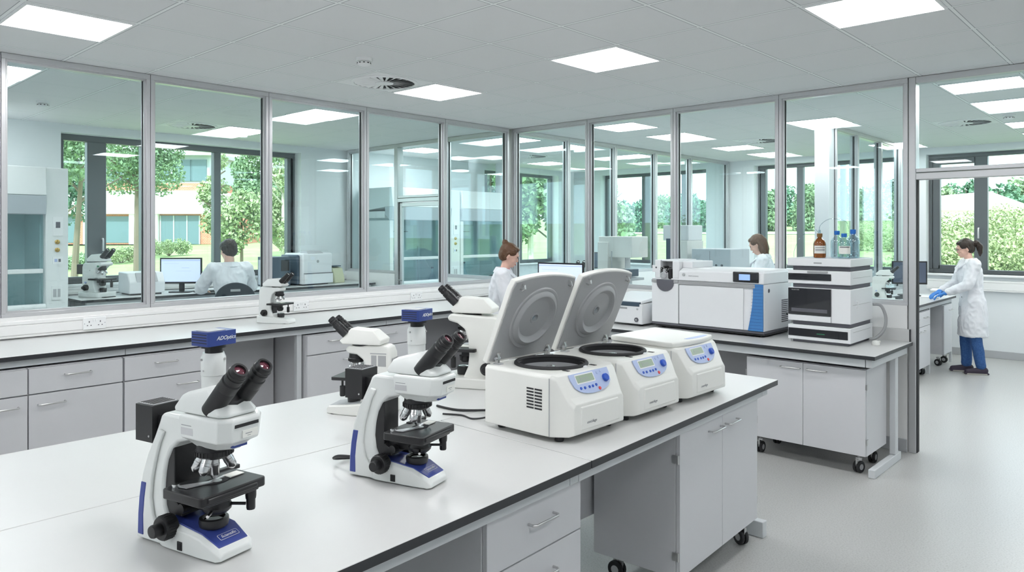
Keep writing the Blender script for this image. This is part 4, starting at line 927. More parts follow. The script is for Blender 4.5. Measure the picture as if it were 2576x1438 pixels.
# ---------------- centrifuges
def centrifuge(lb, y, open_=True, sticker=None):
    o = thing('centrifuge', lb, 'centrifuge', (3.585, y, ZI), 0, 'benchtop centrifuges on the island')
    m = MB(); hw = .213
    def s(x, h, z0, z1, r=.012): return [(x,-h,z0),(x,-h,z1-r),(x,-h+r,z1),(x,h-r,z1),(x,h,z1-r),(x,h,z0)]
    def T(x): return .264
    m2 = loft(m, [s(0,hw,.022,.262), s(.30,hw,.022,.262), s(.352,hw-.004,.022,.262), s(.372,hw-.018,.022,.256,.014), s(.418,hw-.036,.026,.172,.014), s(.438,hw-.046,.034,.150,.014), s(.442,hw-.050,.040,.060,.014)], 'ivory')
    body = m.build('housing', o, angle=32)
    cu = MB(); cu.cyl((.185,0,.10),(.185,0,.40),.140,'ivory',seg=56); cut(body, cu.build('cutter'))
    bv = body.modifiers.new('bevel','BEVEL'); bv.width = .006; bv.segments = 3; bv.limit_method = 'ANGLE'; bv.angle_limit = R(28)
    # raised front apron panel
    m = MB(); loft(m, [[(.4375,-.135,.045),(.4375,.135,.045),(.4375,.128,.140),(.4375,-.128,.140)], [(.4455,-.130,.050),(.4455,.130,.050),(.4425,.122,.136),(.4425,-.122,.136)]], 'ivory'); m.build('front_panel', o, bevel=.004, seg=3)
    # control panel lies on the sloping face
    ang = math.atan2(.418-.372, .256-.172); cx, cz = .3960, .2145
    cp = MB(); pts = [(-.128,.044),(.128,.044),(.128,.020),(.118,-.012)] + [(.110*math.cos(R(t))*1.0, -.012-.034*math.sin(R(t))) for t in range(15,166,15)] + [(-.118,-.012),(-.128,.020)]
    cp.prism(pts, 0, .004, 'ltblue', 'z'); E = Euler((R(90)-ang, 0, R(90)))
    c = cp.build('control_panel', o, loc=(cx+.001,0,cz), rot=E)
    m = MB(); m.prism(rrect(-.092,.018,.004,.034,.002), .004, .0052, 'lcd', 'z'); m.prism(rrect(-.097,.023,-.001,.039,.003), .004, .0046, 'inst', 'z'); m.build('display', c)
    m = MB(); m.b(-.07,-.066,.012,.028,.0052,.0055,'greyink'); m.b(-.06,-.02,.018,.021,.0052,.0055,'greyink'); m.b(-.075,-.015,.010,.012,.0052,.0055,'greyink'); m.build('display_digits', c)
    m = MB(); m.lathe([(.0165,.004),(.0172,.006),(.0155,.015),(.013,.017)], 'knob', (.088,.002,0), seg=26); m.build('knob', c)
    for x, yb in ((-.085,-.018),(-.060,-.019),(-.030,-.019),(-.008,-.019),(.016,-.017),(.050,.030),(.075,.034)):
        m = MB(); m.lathe([(.0062,.004),(.0056,.0065)], 'knob' if x < .05 else 'ltblue', (x,yb,0), seg=14); m.build('button', c)
    m = MB(); m.lathe([(.0075,.004),(.0065,.007)], 'red', (.030,-.034,0), seg=16); m.build('button', c)
    text('centrifuge', .016, 'greyink', o, (.4458,-.062,.075), (R(90),0,R(90)), shear=.25)
    # side louvres
    for sd in (-1,1):
        m = MB()
        for col_ in range(2):
            for r_ in range(7): x0 = .235+.042*col_; z = .196-.0125*r_; m.b(x0,x0+.037,sd*(hw-.001),sd*(hw+.0008),z,z+.0065,'gap')
        m.build('louvre', o, smooth=False)
        m = MB(); m.b(.349,.3505,sd*(hw-.004),sd*(hw+.0004),.024,.250,'ingrey'); m.build('panel_seam', o)
    for x in (.05,.36):
        for y2 in (-.16,.16): m = MB(); m.lathe([(.016,.0004),(.018,.004),(.018,.022)], 'rubber', (x,y2,0), seg=16); m.build('rubber_foot', o)
    # chamber
    m = MB(); m.lathe([(.139,.262),(.139,.244)], 'rubber', (.185,0,0), seg=48, cap=False); m.lathe([(.139,.244),(.139,.11),(.03,.105),(.0004,.105)], 'ingrey', (.185,0,0), seg=48, cap=False)
    ch = m.build('rotor_chamber', o)
    m = MB(); m.lathe([(.118,.125),(.120,.205),(.112,.214),(.060,.222),(.030,.226),(.0004,.226)], 'rotorc', (.185,0,0), seg=32, cap=False)
    for k in range(10): a = 2*math.pi*k/10; m.cyl((.185+.080*math.cos(a),.080*math.sin(a),.20),(.185+.074*math.cos(a),.074*math.sin(a),.232),.011,'metal' if k%3==0 else 'ink',seg=10)
    m.cyl((.185,0,.22),(.185,0,.252),.020,'metal'); m.cyl((.185,0,.222),(.185,0,.238),.034,'ink'); m.build('rotor', ch)
    if open_:
        prof = [(.149+.009*math.cos(R(t)), .266+.009*math.sin(R(t))) for t in range(0,361,30)]
        m = MB(); m.lathe(prof, 'rubber', (.185,0,0), seg=56, cap=False); m.build('chamber_seal', o)
    for q in (-.09,.09): m = MB(); m.b(.322,.352,q-.008,q+.008,.262,.2635,'gap'); m.build('latch_slot', o)
    m = MB(); m.lathe([(.014,.262),(.013,.267),(.006,.268)], 'inst', (.338,.03,0), seg=16); m.build('port_cap', o)
    # lid, hinged at the back
    LL = .408; W = hw-.003
    LL = LL if open_ else .375
    out = [(0,-W),(LL-.06,-W)] + [(LL-.022*((t/5.0)**2), W*.955*t/5.0) for t in range(-5,6)] + [(LL-.06,W),(0,W)]
    ins = [(.012+x*.955, y*.955) for x, y in out]
    lid = MB(); lid.prism(out, .0, .026, 'ivory', 'z'); 
    l = lid.build('lid', o, bevel=.008, seg=3)
    if open_:
        cu = MB(); cu.cyl((.20,0,-.1),(.20,0,.1),.017,'ivory',seg=28); l.modifiers.clear(); cut(l, cu.build('cutter')); bv = l.modifiers.new('bevel','BEVEL'); bv.width = .006; bv.segments = 3; bv.limit_method = 'ANGLE'; bv.angle_limit = R(40)
    m = MB(); m.prism(ins, -.004, .0005, 'lid', 'z'); li = m.build('lid_liner', l, smooth=False)
    if open_:
        cu = MB(); cu.cyl((.20,0,-.1),(.20,0,.1),.017,'lid',seg=28); cc = cu.build('cutter'); cut(li, cc)
        m = MB(); m.lathe([(.148,.004),(.145,.009),(.140,.010),(.132,.008),(.128,.011),(.118,.020),(.112,.021),(.100,.012),(.092,.0045),(.090,.004)], 'lid', (.20,0,0), (0,0,-1), 64, cap=False); m.build('lid_ring', li)
        m = MB(); m.lathe([(.026,.004),(.024,.0065),(.018,.007),(.0165,.0),(.0165,-.026)], 'lid', (.20,0,0), (0,0,-1), 32, cap=False); m.build('window_rim', li)
        m = MB(); m.cyl((.20,0,.008),(.20,0,.012),.0168,'clear',seg=28); m.build('lid_window', li)
        for sd in (-1,1):
            m = MB(); m.tube([(.350,sd*.160,-.004),(.350,sd*.160,-.018),(.360,sd*.155,-.026),(.372,sd*.153,-.016),(.372,sd*.153,-.004)], .0035, 'chrome', 8); m.build('latch_hook', l)
            m = MB(); m.b(.02,.05,sd*.160-.012,sd*.160+.012,-.006,-.003,'chrome'); m.build('hinge_plate', l)
        for sd in (-1,1):
            m = MB(); m.b(.014,.05,sd*.165-.012,sd*.165+.012,.262,.266,'ingrey'); m.prism([(.018,.264),(.034,.264),(.036,.295),(.026,.312),(.018,.295)], sd*.165-.006, sd*.165+.006, 'chrome', 'y'); m.cyl((.028,sd*.165-.014,.285),(.028,sd*.165+.014,.285),.006,'ingrey'); m.build('hinge', o)
        l.location = (.006,0,.266); l.rotation_euler = (0,R(-66),0)
    else:
        l.location = (-.004,0,.2675); l.rotation_euler = (0,R(1.2),0)
        m = MB(); m.prism([(.325,-.04)]+[(.358-.012*(t/4)**2,.06+.10*t/4) for t in range(-4,5)]+[(.325,.16)], .026, .0268, 'ltblue', 'z'); m.build('decal', l)
    if sticker:
        m = MB(); m.b(.3635,.366,-.190,-.165,.235,.262,'ltblue'); m.build('sticker', o) if False else None
    return o
centrifuge('open centrifuge nearest the front of the island, lid raised', -3.835)
centrifuge('middle centrifuge on the island with its lid raised', -3.385)
centrifuge('closed centrifuge with flat lid, farthest along the island', -2.925, False)
def cable(name, lb, pts, r, mt, smooth_n=6):
    P_ = [Vector(p) for p in pts]; out = []
    for i in range(len(P_)-1):
        p0 = P_[max(i-1,0)]; p1 = P_[i]; p2 = P_[i+1]; p3 = P_[min(i+2,len(P_)-1)]
        for k in range(smooth_n):
            t = k/smooth_n; out.append(.5*((2*p1)+(p2-p0)*t+(2*p0-5*p1+4*p2-p3)*t*t+(-p0+3*p1-3*p2+p3)*t**3))
    out.append(P_[-1]); m = MB(); m.tube(out, r, mt, 8); o = m.build(name); tag(o, lb, 'cable'); return o
cable('power_cable', 'black cable running from the cream microscope toward the nearest centrifuge', [(3.17,-3.95,ZI+.006),(3.30,-3.94,ZI+.006),(3.42,-3.87,ZI+.012),(3.50,-3.86,ZI+.03),(3.577,-3.88,ZI+.07)], .0055, 'rubber')
cable('power_cable', 'thin black cable looping on the island beside the nearest centrifuge', [(3.30,-4.03,ZI+.0045),(3.38,-3.99,ZI+.0045),(3.46,-4.0,ZI+.0045),(3.53,-3.98,ZI+.02),(3.577,-3.97,ZI+.05)], .004, 'rubber')
cable('power_cable', 'short black cable loop behind the second camera microscope', [(3.655,-4.76,ZI+.05),(3.60,-4.78,ZI+.045),(3.545,-4.76,ZI+.02),(3.55,-4.68,ZI+.005),(3.62,-4.64,ZI+.005)], .0045, 'rubber')

# ---------------- mass spectrometer
o = thing('mass_spectrometer', 'large white benchtop analyser with blue corner and small touch screen', 'laboratory analyser', (2.23,-.58,ZB), R(-1))
W, D = 1.04, .53
m = MB(); m.b(.03,W-.005,.02,D-.02,.012,.042,'black'); m.b(.0,W,.0,D,.030,.048,'ink')
for x in (.08,W-.08): 
    for y in (.07,D-.07): m.cyl((x,y,.0004),(x,y,.014),.02,'rubber')
m.build('base', o, bevel=.003)
m = MB(); m.b(.275,W,.004,D,.049,.425,'inst'); m.build('cabinet_body', o, bevel=.006)
m = MB(); m.b(.277,W-.17,-.006,.003,.052,.388,'inst'); m.build('front_door', o, bevel=.004)
m = MB(); m.b(.0,.272,-.004,D-.03,.049,.400,'inst'); m.build('source_cabinet', o, bevel=.006)
m = MB(); m.prism([(.91,.052),(W-.004,.052),(W-.004,.425),(.955,.425),(.953,.33),(.945,.24),(.930,.15)], -.0085, .003, 'msblue', 'y')
for k in range(14): m.b(.92+.0022*k,W-.004,-.0095,-.0084,.07+.026*k,.0715+.026*k,'blue')
m.build('blue_corner_panel', o)
m = MB(); m.b(.272,W-.07,-.009,.002,.392,.424,'lid'); m.b(.0,.27,-.009,.002,.400,.424,'lid'); m.build('grey_band', o, bevel=.002)
m = MB(); loft(m, [[(.272,-.012,.426),(W+.006,-.012,.426),(W+.006,D,.426),(.272,D,.426)], [(.275,-.008,.505),(W+.006,-.008,.520),(W+.006,D,.520),(.275,D,.515)], [(.29,.03,.532),(W-.01,.03,.535),(W-.01,D-.02,.535),(.29,D-.02,.532)]], 'inst'); cv = m.build('top_cover', o, bevel=.008, seg=3)
m = MB(); m.b(W-.255,W-.035,-.022,-.008,.437,.522,'blackgloss'); sc = m.build('touch_screen', o, bevel=.006); m = MB(); m.b(W-.20,W-.105,-.0228,-.0218,.455,.503,'smallscreen'); m.build('screen_image', sc)
m = MB(); m.cyl((.325,-.0125,.478),(.325,-.010,.478),.013,'ingrey'); m.build('round_emblem', cv); text('instruments', .020, 'greyink', cv, (.42,-.0105,.470), (R(90),0,0), shear=.1)
m = MB(); m.b(.0,.272,.0,D-.04,.425,.440,'inst'); m.b(.028,.085,.004,.42,.44,.598,'inst'); m.b(.085,.205,.11,.42,.44,.598,'inst'); m.b(.205,.272,.004,.42,.44,.590,'inst')
m.b(.272,.37,.06,.42,.531,.588,'inst'); m.b(.085,.205,.02,.11,.585,.598,'inst'); s0 = m.build('source_housing', o, bevel=.010, seg=3)
m = MB(); m.b(.087,.203,.104,.1095,.445,.584,'ingrey'); m.build('source_recess', s0)
m = MB(); m.b(.092,.165,.0,.08,.430,.525,'alu'); m.cyl((.128,-.014,.468),(.128,.0,.468),.029,'metal'); m.cyl((.128,-.016,.468),(.128,-.013,.468),.019,'ingrey')
for x, z in ((.103,.520),(.128,.535),(.153,.520),(.100,.50),(.158,.50)): m.cyl((x,-.010,z),(x,.06,z),.0115,'black'); m.cyl((x,-.013,z),(x,-.010,z),.005,'chrome')
m.build('ion_source', s0, bevel=.002)
m = MB(); m.b(.168,.200,-.004,.08,.43,.52,'black'); m.build('source_lever', s0, bevel=.008)
m = MB(); m.b(.005,.09,-.0015,.003,.49,.55,'inst'); m.cyl((.045,-.003,.53),(.045,.004,.53),.008,'ink'); m.build('power_button', s0)
m = MB(); m.prism([(.055,.425)]+[(.14+.085*math.cos(R(t)), .400-.075*math.sin(R(t))) for t in range(0,181,15)][::-1]+[(.225,.425)], -.0115, .001, 'ink', 'y'); m.build('source_cutout', o)
m = MB()
for i in range(8):
    for j in range(12): m.b(W+.0002,W+.0014,.33+.016*i,.341+.016*i,.10+.016*j,.1095+.016*j,'ink')
m.build('vent_grille', o, smooth=False)
m = MB(); m.lathe([(.016,0),(.015,.003)], 'ink', (W+.0003,.09,.372), (1,0,0), 20); m.build('side_port', o)
m = MB(); m.b(.273,.276,-.0065,-.0055,.05,.39,'ink'); m.build('door_gap', o)

# ---------------- liquid chromatograph stack
o = thing('chromatograph_stack', 'white stacked liquid chromatograph modules with dark doors at the bench end', 'laboratory analyser', (3.465,-.60,ZB), 0)
W, D = .465, .50
def bx(n, x0, x1, y0, y1, z0, z1, mt, par=o, bv=.004): m = MB(); m.b(x0,x1,y0,y1,z0,z1,mt); return m.build(n, par, bevel=bv)
bx('base', .03, W-.02, .02, D-.02, .0005, .021, 'ink')
p = bx('pump_module', 0, W, 0, D, .0215, .134, 'inst'); bx('dark_window', .004, W-.02, -.004, .002, .048, .108, 'blackgloss', p, .002); bx('indicator_lamp', .22, .28, -.0055, -.004, .072, .078, 'green', p, .0005)
bx('gap_panel', .03, W-.01, .02, D-.02, .1345, .164, 'ink')
p = bx('sampler_module', 0, W, 0, D, .1645, .420, 'inst'); d = bx('dark_door', .004, .325, -.008, .002, .212, .416, 'blackgloss', p, .003); bx('lower_flap', .004, .325, -.008, .002, .168, .209, 'inst', p, .002)
bx('door_seam', .326, .328, -.0005, .0015, .166, .418, 'ink', p, .0002); bx('inner_tray', .03, .30, -.0092, -.0080, .235, .262, 'ink', d, .001)
text('HUSSTON', .013, 'lid', d, (.06,-.0085,.402), (R(90),0,0))
m = MB(); m.tube([(W,.12,.33),(W+.012,.12,.325),(W+.012,.12,.285),(W,.12,.28)], .004, 'inst'); m.build('side_grip', p)
bx('gap_panel', .03, W-.01, .02, D-.02, .4205, .450, 'ink')
p = bx('detector_module', 0, W, 0, D, .4505, .552, 'inst'); bx('display_strip', .004, .325, -.006, .002, .478, .528, 'blackgloss', p, .002); bx('finger_grip', .15,.30,-.010,.002,.535,.549,'lid', p, .003)
bx('gap_panel', .03, W-.01, .02, D-.02, .5525, .585, 'ink')
p = bx('solvent_tray', -.004, W+.004, -.01, D, .5855, .645, 'inst', o, .005); bx('tray_floor', .012, W-.012, .006, D-.015, .6452, .6458, 'ingrey', p, .0001); bx('tray_edge', .20,.26,-.0112,-.010,.605,.615,'lid', p, .0002)
for zz in (.10,.50,.30): bx('side_seam', W+.0002, W+.0012, .05, D-.05, zz, zz+.002, 'lid', o, .0001)
def bottle(x, y, h, r, mt, cap, lb, label=None, group='bottles on the chromatograph tray'):
    o = thing('reagent_bottle', lb, 'bottle', (3.465+x,-.60+y,ZB+.6465), R(-50), group)
    m = MB(); m.lathe([(r*.35,.006),(r*.9,.001),(r,.008),(r,h*.58),(r*.86,h*.70),(r*.45,h*.80),(r*.34,h*.84),(r*.34,h*.92)], mt, seg=32, cap=(mt=='amber')); m.build('glass_body', o)
    m = MB(); m.lathe([(r*.42,h*.86),(r*.44,h*.90),(r*.44,h*1.0),(r*.40,h*1.01)], cap, seg=24); m.build('cap', o)
    if label:
        m = MB(); rr = r+.0008; A = [R(t) for t in range(-75,46,10)]
        for a0, a1 in zip(A, A[1:]): m.quad([(rr*math.cos(a0),rr*math.sin(a0),h*.18),(rr*math.cos(a1),rr*math.sin(a1),h*.18),(rr*math.cos(a1),rr*math.sin(a1),h*.50),(rr*math.cos(a0),rr*math.sin(a0),h*.50)], 'paper')
        rr += .0004; A = [R(t) for t in range(-60,31,10)]
        for zz in label:
            for a0, a1 in zip(A, A[1:]): m.quad([(rr*math.cos(a0),rr*math.sin(a0),h*zz),(rr*math.cos(a1),rr*math.sin(a1),h*zz),(rr*math.cos(a1),rr*math.sin(a1),h*(zz+.02)),(rr*math.cos(a0),rr*math.sin(a0),h*(zz+.02))], 'ink')
        m.build('paper_label', o)
bottle(.19,.14,.185,.046,'amber','brownc','brown glass bottle with paper label on top of the chromatograph stack',(.42,.34,.29))
bottle(.285,.24,.205,.046,'clear','cap','clear bottle with blue cap directly right of the brown bottle')
bottle(.375,.13,.185,.046,'clear','cap','clear blue capped bottle with a large paper label, front one of the clear bottles',(.455,.43))
bottle(.40,.25,.215,.048,'clear','cap','tallest clear blue capped bottle at the right')
bottle(.36,.37,.205,.042,'clear','cap','clear blue capped bottle behind the others, mostly hidden')
for lb, pts in (('clear tubing arching from the brown bottle to the clear bottles', [(3.655,-.46,1.69),(3.66,-.46,1.75),(3.72,-.42,1.80),(3.82,-.38,1.78),(3.84,-.37,1.72)]),
                ('clear tubing curving from the brown bottle down to the tray edge', [(3.650,-.465,1.69),(3.62,-.49,1.72),(3.54,-.54,1.66),(3.50,-.56,1.56),(3.50,-.57,1.505)])):
    c = cable('plastic_tubing', lb, pts, .0022, 'tube'); c['category'] = 'tubing'
m = MB(); m.cyl((3.655,-.46,1.69),(3.655,-.46,1.715),.009,'clear',seg=14); tag(m.build('tubing_connector'), 'small clear connector on the neck of the brown bottle', 'connector')
c = cable('drain_hose', 'thick pale grey hose dropping behind the chromatograph stack', [(3.95,-.16,1.14),(4.00,-.13,1.13),(4.035,-.13,1.04),(4.03,-.16,.95),(3.98,-.19,.885),(3.94,-.20,.875)], .012, 'lid'); c['category'] = 'hose'
m = MB(); m.lathe([(.028,.0005),(.030,.012),(.022,.03),(.008,.036)], 'ivory', seg=14); m.cyl((.0,0,.02),(.03,.01,.03),.008,'ivory'); o = m.build('plug', loc=(4.03,-.36,ZB)); tag(o, 'crumpled white plug lying beside the chromatograph stack', 'plug')
cable('power_cable', 'black cables hanging between the analyser and the chromatograph stack', [(3.29,-.2,1.02),(3.36,-.22,1.0),(3.38,-.24,.93),(3.37,-.30,.872),(3.42,-.34,.868)], .005, 'rubber')

# ---------------- monitors, keyboards
def monitor(lb, loc, rz, w, h, zc, lit=True, name='monitor'):
    o = thing(name, lb, 'monitor', loc, rz)
    m = MB(); m.b(-.012,.012,-w/2,w/2,zc-h/2,zc+h/2,'black'); m.b(-.035,-.012,-w*.3,w*.3,zc-h*.3,zc+h*.25,'black'); b2 = m.build('bezel', o, bevel=.004)
    m = MB(); m.b(.012,.0125,-w/2+.016,w/2-.016,zc-h/2+.022,zc+h/2-.016,'screen' if lit else 'screenoff'); s = m.build('screen', b2, smooth=False)
    if lit:
        m = MB(); m.b(.0125,.0129,-w/2+.016,w/2-.016,zc+h/2-.036,zc+h/2-.030,'uiline'); m.b(.0125,.0129,-w*.4,-w*.05,zc+h*.28,zc+h*.285,'uiline'); m.b(.0125,.0129,w*.02,w*.2,zc+h*.1,zc+h*.11,'uiline'); m.b(.0125,.0129,-w*.12,w*.25,zc-h*.02,zc-h*.015,'uiline'); m.build('screen_windows', s, smooth=False)
    m = MB(); m.b(-.03,-.012,-.03,.03,.015,zc,'black'); m.build('stand_neck', o, bevel=.003); m = MB(); m.prism(rrect(-.11,.09,-.12,.12,.03), .0005, .014, 'black', 'z'); m.build('stand_foot', o, bevel=.002)
    return o
monitor('lit computer monitor on the back bench behind the open centrifuge lids', (.99,-.34,ZB), R(-84), .56, .335, .36)
monitor('lit computer monitor in front of the seated man', (-2.86,-2.58,1.0), R(-42), .47, .30, .25)
monitor('dark angled monitor on the peninsula bench beyond the doorway', (3.06,4.30,.87), R(-60), .42, .30, .30, False)
monitor('far dark monitor on the table left of the woman with loose hair', (1.35,2.2,.90), R(-75), .34, .26, .36, False)
monitor('blue grey monitor in the far left back room by the green window', (-2.2,4.8,.90), R(-30), .42, .30, .28, False)
def keyboard(lb, loc, rz):
    o = thing('keyboard', lb, 'keyboard', loc, rz); m = MB(); m.b(-.07,.07,-.21,.21,.0005,.016,'black'); k = m.build('case', o, bevel=.003)
    m = MB()
    for i in range(5):
        for j in range(14): m.b(-.06+.024*i,-.04+.024*i,-.20+.0285*j,-.176+.0285*j,.016,.021,'rubber')
    m.build('keys', k, smooth=False)
keyboard('black keyboard below the lit monitor on the back bench', (1.05,-.66,ZB), R(-88)); keyboard('dark keyboard beside the hands of the seated man', (-2.63,-2.30,1.0), R(-10))
keyboard('black keyboard on the peninsula bench under the gloved hands', (3.08,3.82,.87), R(-10))
# ---------------- small bench centrifuge on the back bench
o = thing('bench_centrifuge', 'small white instrument with dark lid edge left of the large analyser', 'laboratory instrument', (1.72,-.66,ZB), 0)
m = MB(); m.prism([(0,.02),(.46,.02),(.46,.20),(.46,.20),(.0,.20)], 0, .5, 'inst', 'y'); hb = m.build('housing', o, bevel=.01, seg=3)
m = MB(); loft(m, [[(0.02,.02,.201),(.44,.02,.201),(.44,.48,.235),(.02,.48,.235)],[(.03,.03,.225),(.43,.03,.225),(.43,.47,.275),(.03,.47,.275)]], 'inst'); m.build('lid', o, bevel=.008, seg=3)
m = MB(); m.b(.03,.43,-.004,.03,.178,.216,'pcblue'); m.build('lid_edge', o, bevel=.004)
m = MB(); m.cyl((.40,-.008,.06),(.40,.002,.06),.020,'ink'); m.cyl((.40,-.010,.06),(.40,-.007,.06),.009,'chrome'); m.cyl((.41,-.006,.155),(.41,.002,.155),.009,'ingrey'); m.b(.05,.30,-.003,.002,.15,.165,'lid'); m.build('front_controls', hb)
for x in (.05,.41): m = MB(); m.cyl((x,.06,.0005),(x,.06,.021),.018,'rubber'); m.cyl((x,.42,.0005),(x,.42,.021),.018,'rubber'); m.build('rubber_foot', o)
# ---------------- tall white instruments behind the glass
o = thing('tall_instrument', 'tall white column instrument with side arm behind the back glass wall', 'laboratory instrument', (.90,.42,.87), 0)
bx2 = lambda n, a, par=o, bv=.006: (lambda m: (m.b(*a), m.build(n, par, bevel=bv))[1])(MB())
bx2('column', (0,.14,0,.36,.0005,.72,'ivory')); bx2('upper_arm', (0,.44,.02,.34,.55,.78,'ivory')); bx2('stage', (.16,.42,.06,.30,.30,.33,'ingrey')); bx2('dark_panel', (.20,.36,.03,.28,.34,.42,'pcblue'))
m = MB(); m.cyl((.28,.18,.43),(.28,.18,.55),.03,'inst'); m.cyl((.28,.18,.10),(.28,.18,.30),.05,'inst'); m.build('optics_tube', o); bx2('cable_rod', (.19,.20,-.01,0,.0005,.62,'ingrey'), o, .001); bx2('base', (.141,.46,.0,.36,.0005,.10,'ivory'))
o = thing('tall_instrument', 'tallest white instrument with dark blue side strip behind the back glass wall', 'laboratory instrument', (1.70,.56,.87), 0)
bx2('column', (0,.24,0,.34,.0005,.74,'ivory'), o); bx2('top_unit', (-.06,.24,.02,.32,.74,.90,'inst'), o); bx2('blue_strip', (-.006,.05,-.008,.0,.42,.76,'pcblue'), o, .001)
o = thing('instrument_cabinet', 'grey white instrument box with two round ports behind the large analyser', 'laboratory instrument', (2.05,.45,.87), 0)
bx2('case', (0,.42,0,.42,.0005,.66,'hoodg'), o)
m = MB(); m.cyl((.27,-.004,.50),(.27,.001,.50),.012,'ink'); m.cyl((.33,-.004,.50),(.33,.001,.50),.012,'ink'); m.cyl((.27,-.004,.40),(.27,.001,.40),.005,'ink'); m.build('port', o); bx2('door_seam', (.20,.202,-.002,.001,.02,.64,'ink'), o, .0003)
# ---------------- window bench gear
o = thing('office_printer', 'white and dark blue laser printer on the window bench', 'printer', (-3.12,-1.13,1.0), R(6))
bx2('side_cover', (-.02,.34,-.02,.02,.012,.40,'pcblue'), o, .02); b2 = bx2('body', (0,.40,.021,.50,.012,.42,'inst'), o, .02); bx2('paper_tray', (.30,.43,.03,.49,.02,.15,'inst'), o, .006); bx2('tray_seam', (.3995,.4325,.03,.49,.152,.158,'ink'), o, .0005)
m = MB(); loft(m, [[(.22,.10,.42),(.40,.10,.415),(.40,.36,.415),(.22,.36,.42)],[(.24,.12,.455),(.36,.12,.45),(.36,.34,.45),(.24,.34,.455)]], 'ingrey'); m.build('control_pod', o, bevel=.01); m = MB(); m.lathe([(.02,0),(.018,.002)], 'lid', (.4003,.26,.31), (1,0,0), 20); m.build('round_badge', b2); bx2('foot', (.03,.36,.04,.46,.0005,.012,'rubber'), o, .001)
o = thing('computer_tower', 'dark blue grey computer unit left of the office printer', 'computer', (-3.10,-1.50,1.0), R(4)); bx2('case', (0,.34,0,.26,.0005,.38,'pcblue'), o); bx2('drive_bay', (.34,.345,.12,.24,.20,.34,'black'), o, .002); bx2('side_panel', (.02,.32,-.004,0,.02,.34,'hoodg'), o, .002)
o = thing('label_printer', 'small pale yellow device right of the office printer', 'label printer', (-3.05,-.50,1.0), 0); m = MB(); m.prism([(0,.0005),(.20,.0005),(.20,.06),(.14,.20),(.02,.22),(0,.18)], 0, .16, 'yellowish', 'y'); m.build('case', o, bevel=.008); bx2('clip', (.02,.14,.02,.14,.222,.235,'pcblue'), o, .002)
o = thing('bench_instrument', 'white box instrument on the window bench between microscope and monitor', 'laboratory instrument', (-3.16,-3.16,1.0), R(-2)); m = MB(); m.prism([(0,.015),(.36,.015),(.37,.14),(.30,.245),(.0,.25)], 0, .38, 'inst', 'y'); m.build('case', o, bevel=.012, seg=3)
m = MB(); m.prism([(.372,.145),(.376,.147),(.309,.245),(.305,.243)], .08, .30, 'ingrey', 'y'); m.build('control_strip', o); bx2('foot', (.02,.34,.03,.35,.0005,.015,'rubber'), o, .001)
o = thing('stand_gadget', 'small dark clamp gadget on the window bench behind the chair', 'clamp stand', (-2.75,-1.85,1.0), 0); bx2('base', (-.05,.05,-.06,.06,.0005,.01,'black'), o); m = MB(); m.cyl((0,0,.01),(0,0,.16),.01,'black'); m.cyl((0,-.08,.13),(0,.08,.13),.012,'black'); m.build('clamp', o)
# peninsula bench bits
o = thing('tray', 'white paper tray on the peninsula bench near the gloved hands', 'tray', (3.32,4.24,.8705), R(10)); m = MB(); m.b(-.10,.10,-.14,.14,0,.012,'white'); m.build('tray_base', o, bevel=.003)
o = thing('stand_lamp', 'small pale lamp head on the peninsula bench beside the window', 'lamp', (3.30,4.55,.87), 0); bx2('base', (-.05,.05,-.06,.06,.0005,.02,'white'), o); m = MB(); m.cyl((0,0,.02),(0,0,.06),.01,'chrome'); m.lathe([(.05,.06),(.06,.075),(.03,.09)], 'white', seg=20); m.build('lamp_head', o)
# ---------------- chairs
def chair(lb, loc, rz, mt='seat', sh=.62):
    o = thing('lab_chair', lb, 'chair', loc, rz)
    m = MB(); m.prism(rrect(-.22,.22,-.23,.23,.09,6), sh-.06, sh, mt, 'z'); m.build('seat', o, bevel=.02, seg=3)
    m = MB(); pts = []
    for k in range(25): a = math.pi*k/24; pts.append((.215*math.cos(a), sh+.22+.235*math.sin(a)**.8))
    pts += [(-.20,sh+.13),(.20,sh+.13)]; m.prism(pts, -.27, -.235, mt, 'x'); bk = m.build('backrest', o, bevel=.012, seg=3)
    m = MB(); m.b(-.273,-.2695,-.05,.05,sh+.36,sh+.385,'lid'); m.build('grip_slot', bk)
    m = MB(); m.b(-.235,-.215,-.03,.03,sh-.05,sh+.25,'black'); m.b(-.22,0,-.03,.03,sh-.075,sh-.061,'black'); m.build('back_support', o)
    m = MB(); m.cyl((0,0,.12),(0,0,sh-.06),.025,'chrome'); m.build('gas_column', o)
    m = MB()
    for k in range(5): a = 2*math.pi*k/5; m.cap((0,0,.12),(.27*math.cos(a),.27*math.sin(a),.085),.025,.016,'black',8)
    b2 = m.build('star_base', o)
    for k in range(5): a = 2*math.pi*k/5; caster(b2, .27*math.cos(a), .27*math.sin(a), .028, a)
    m = MB(); m.tube([(.19*math.cos(R(t)),.19*math.sin(R(t)),.27) for t in range(0,361,20)], .009, 'chrome', 8); m.build('foot_ring', o)
    return o
chair('black chair with rounded back the seated man is sitting on', (-2.03,-2.37,0), R(160), sh=.70)
chair('black rounded lab chair in front of the far fume cupboards near the corner post', (-1.75,1.75,0), R(10), sh=.60)
chair('blue grey chair in the far left back room by the green window', (-1.75,3.75,0), R(150), 'seatblue', .60)
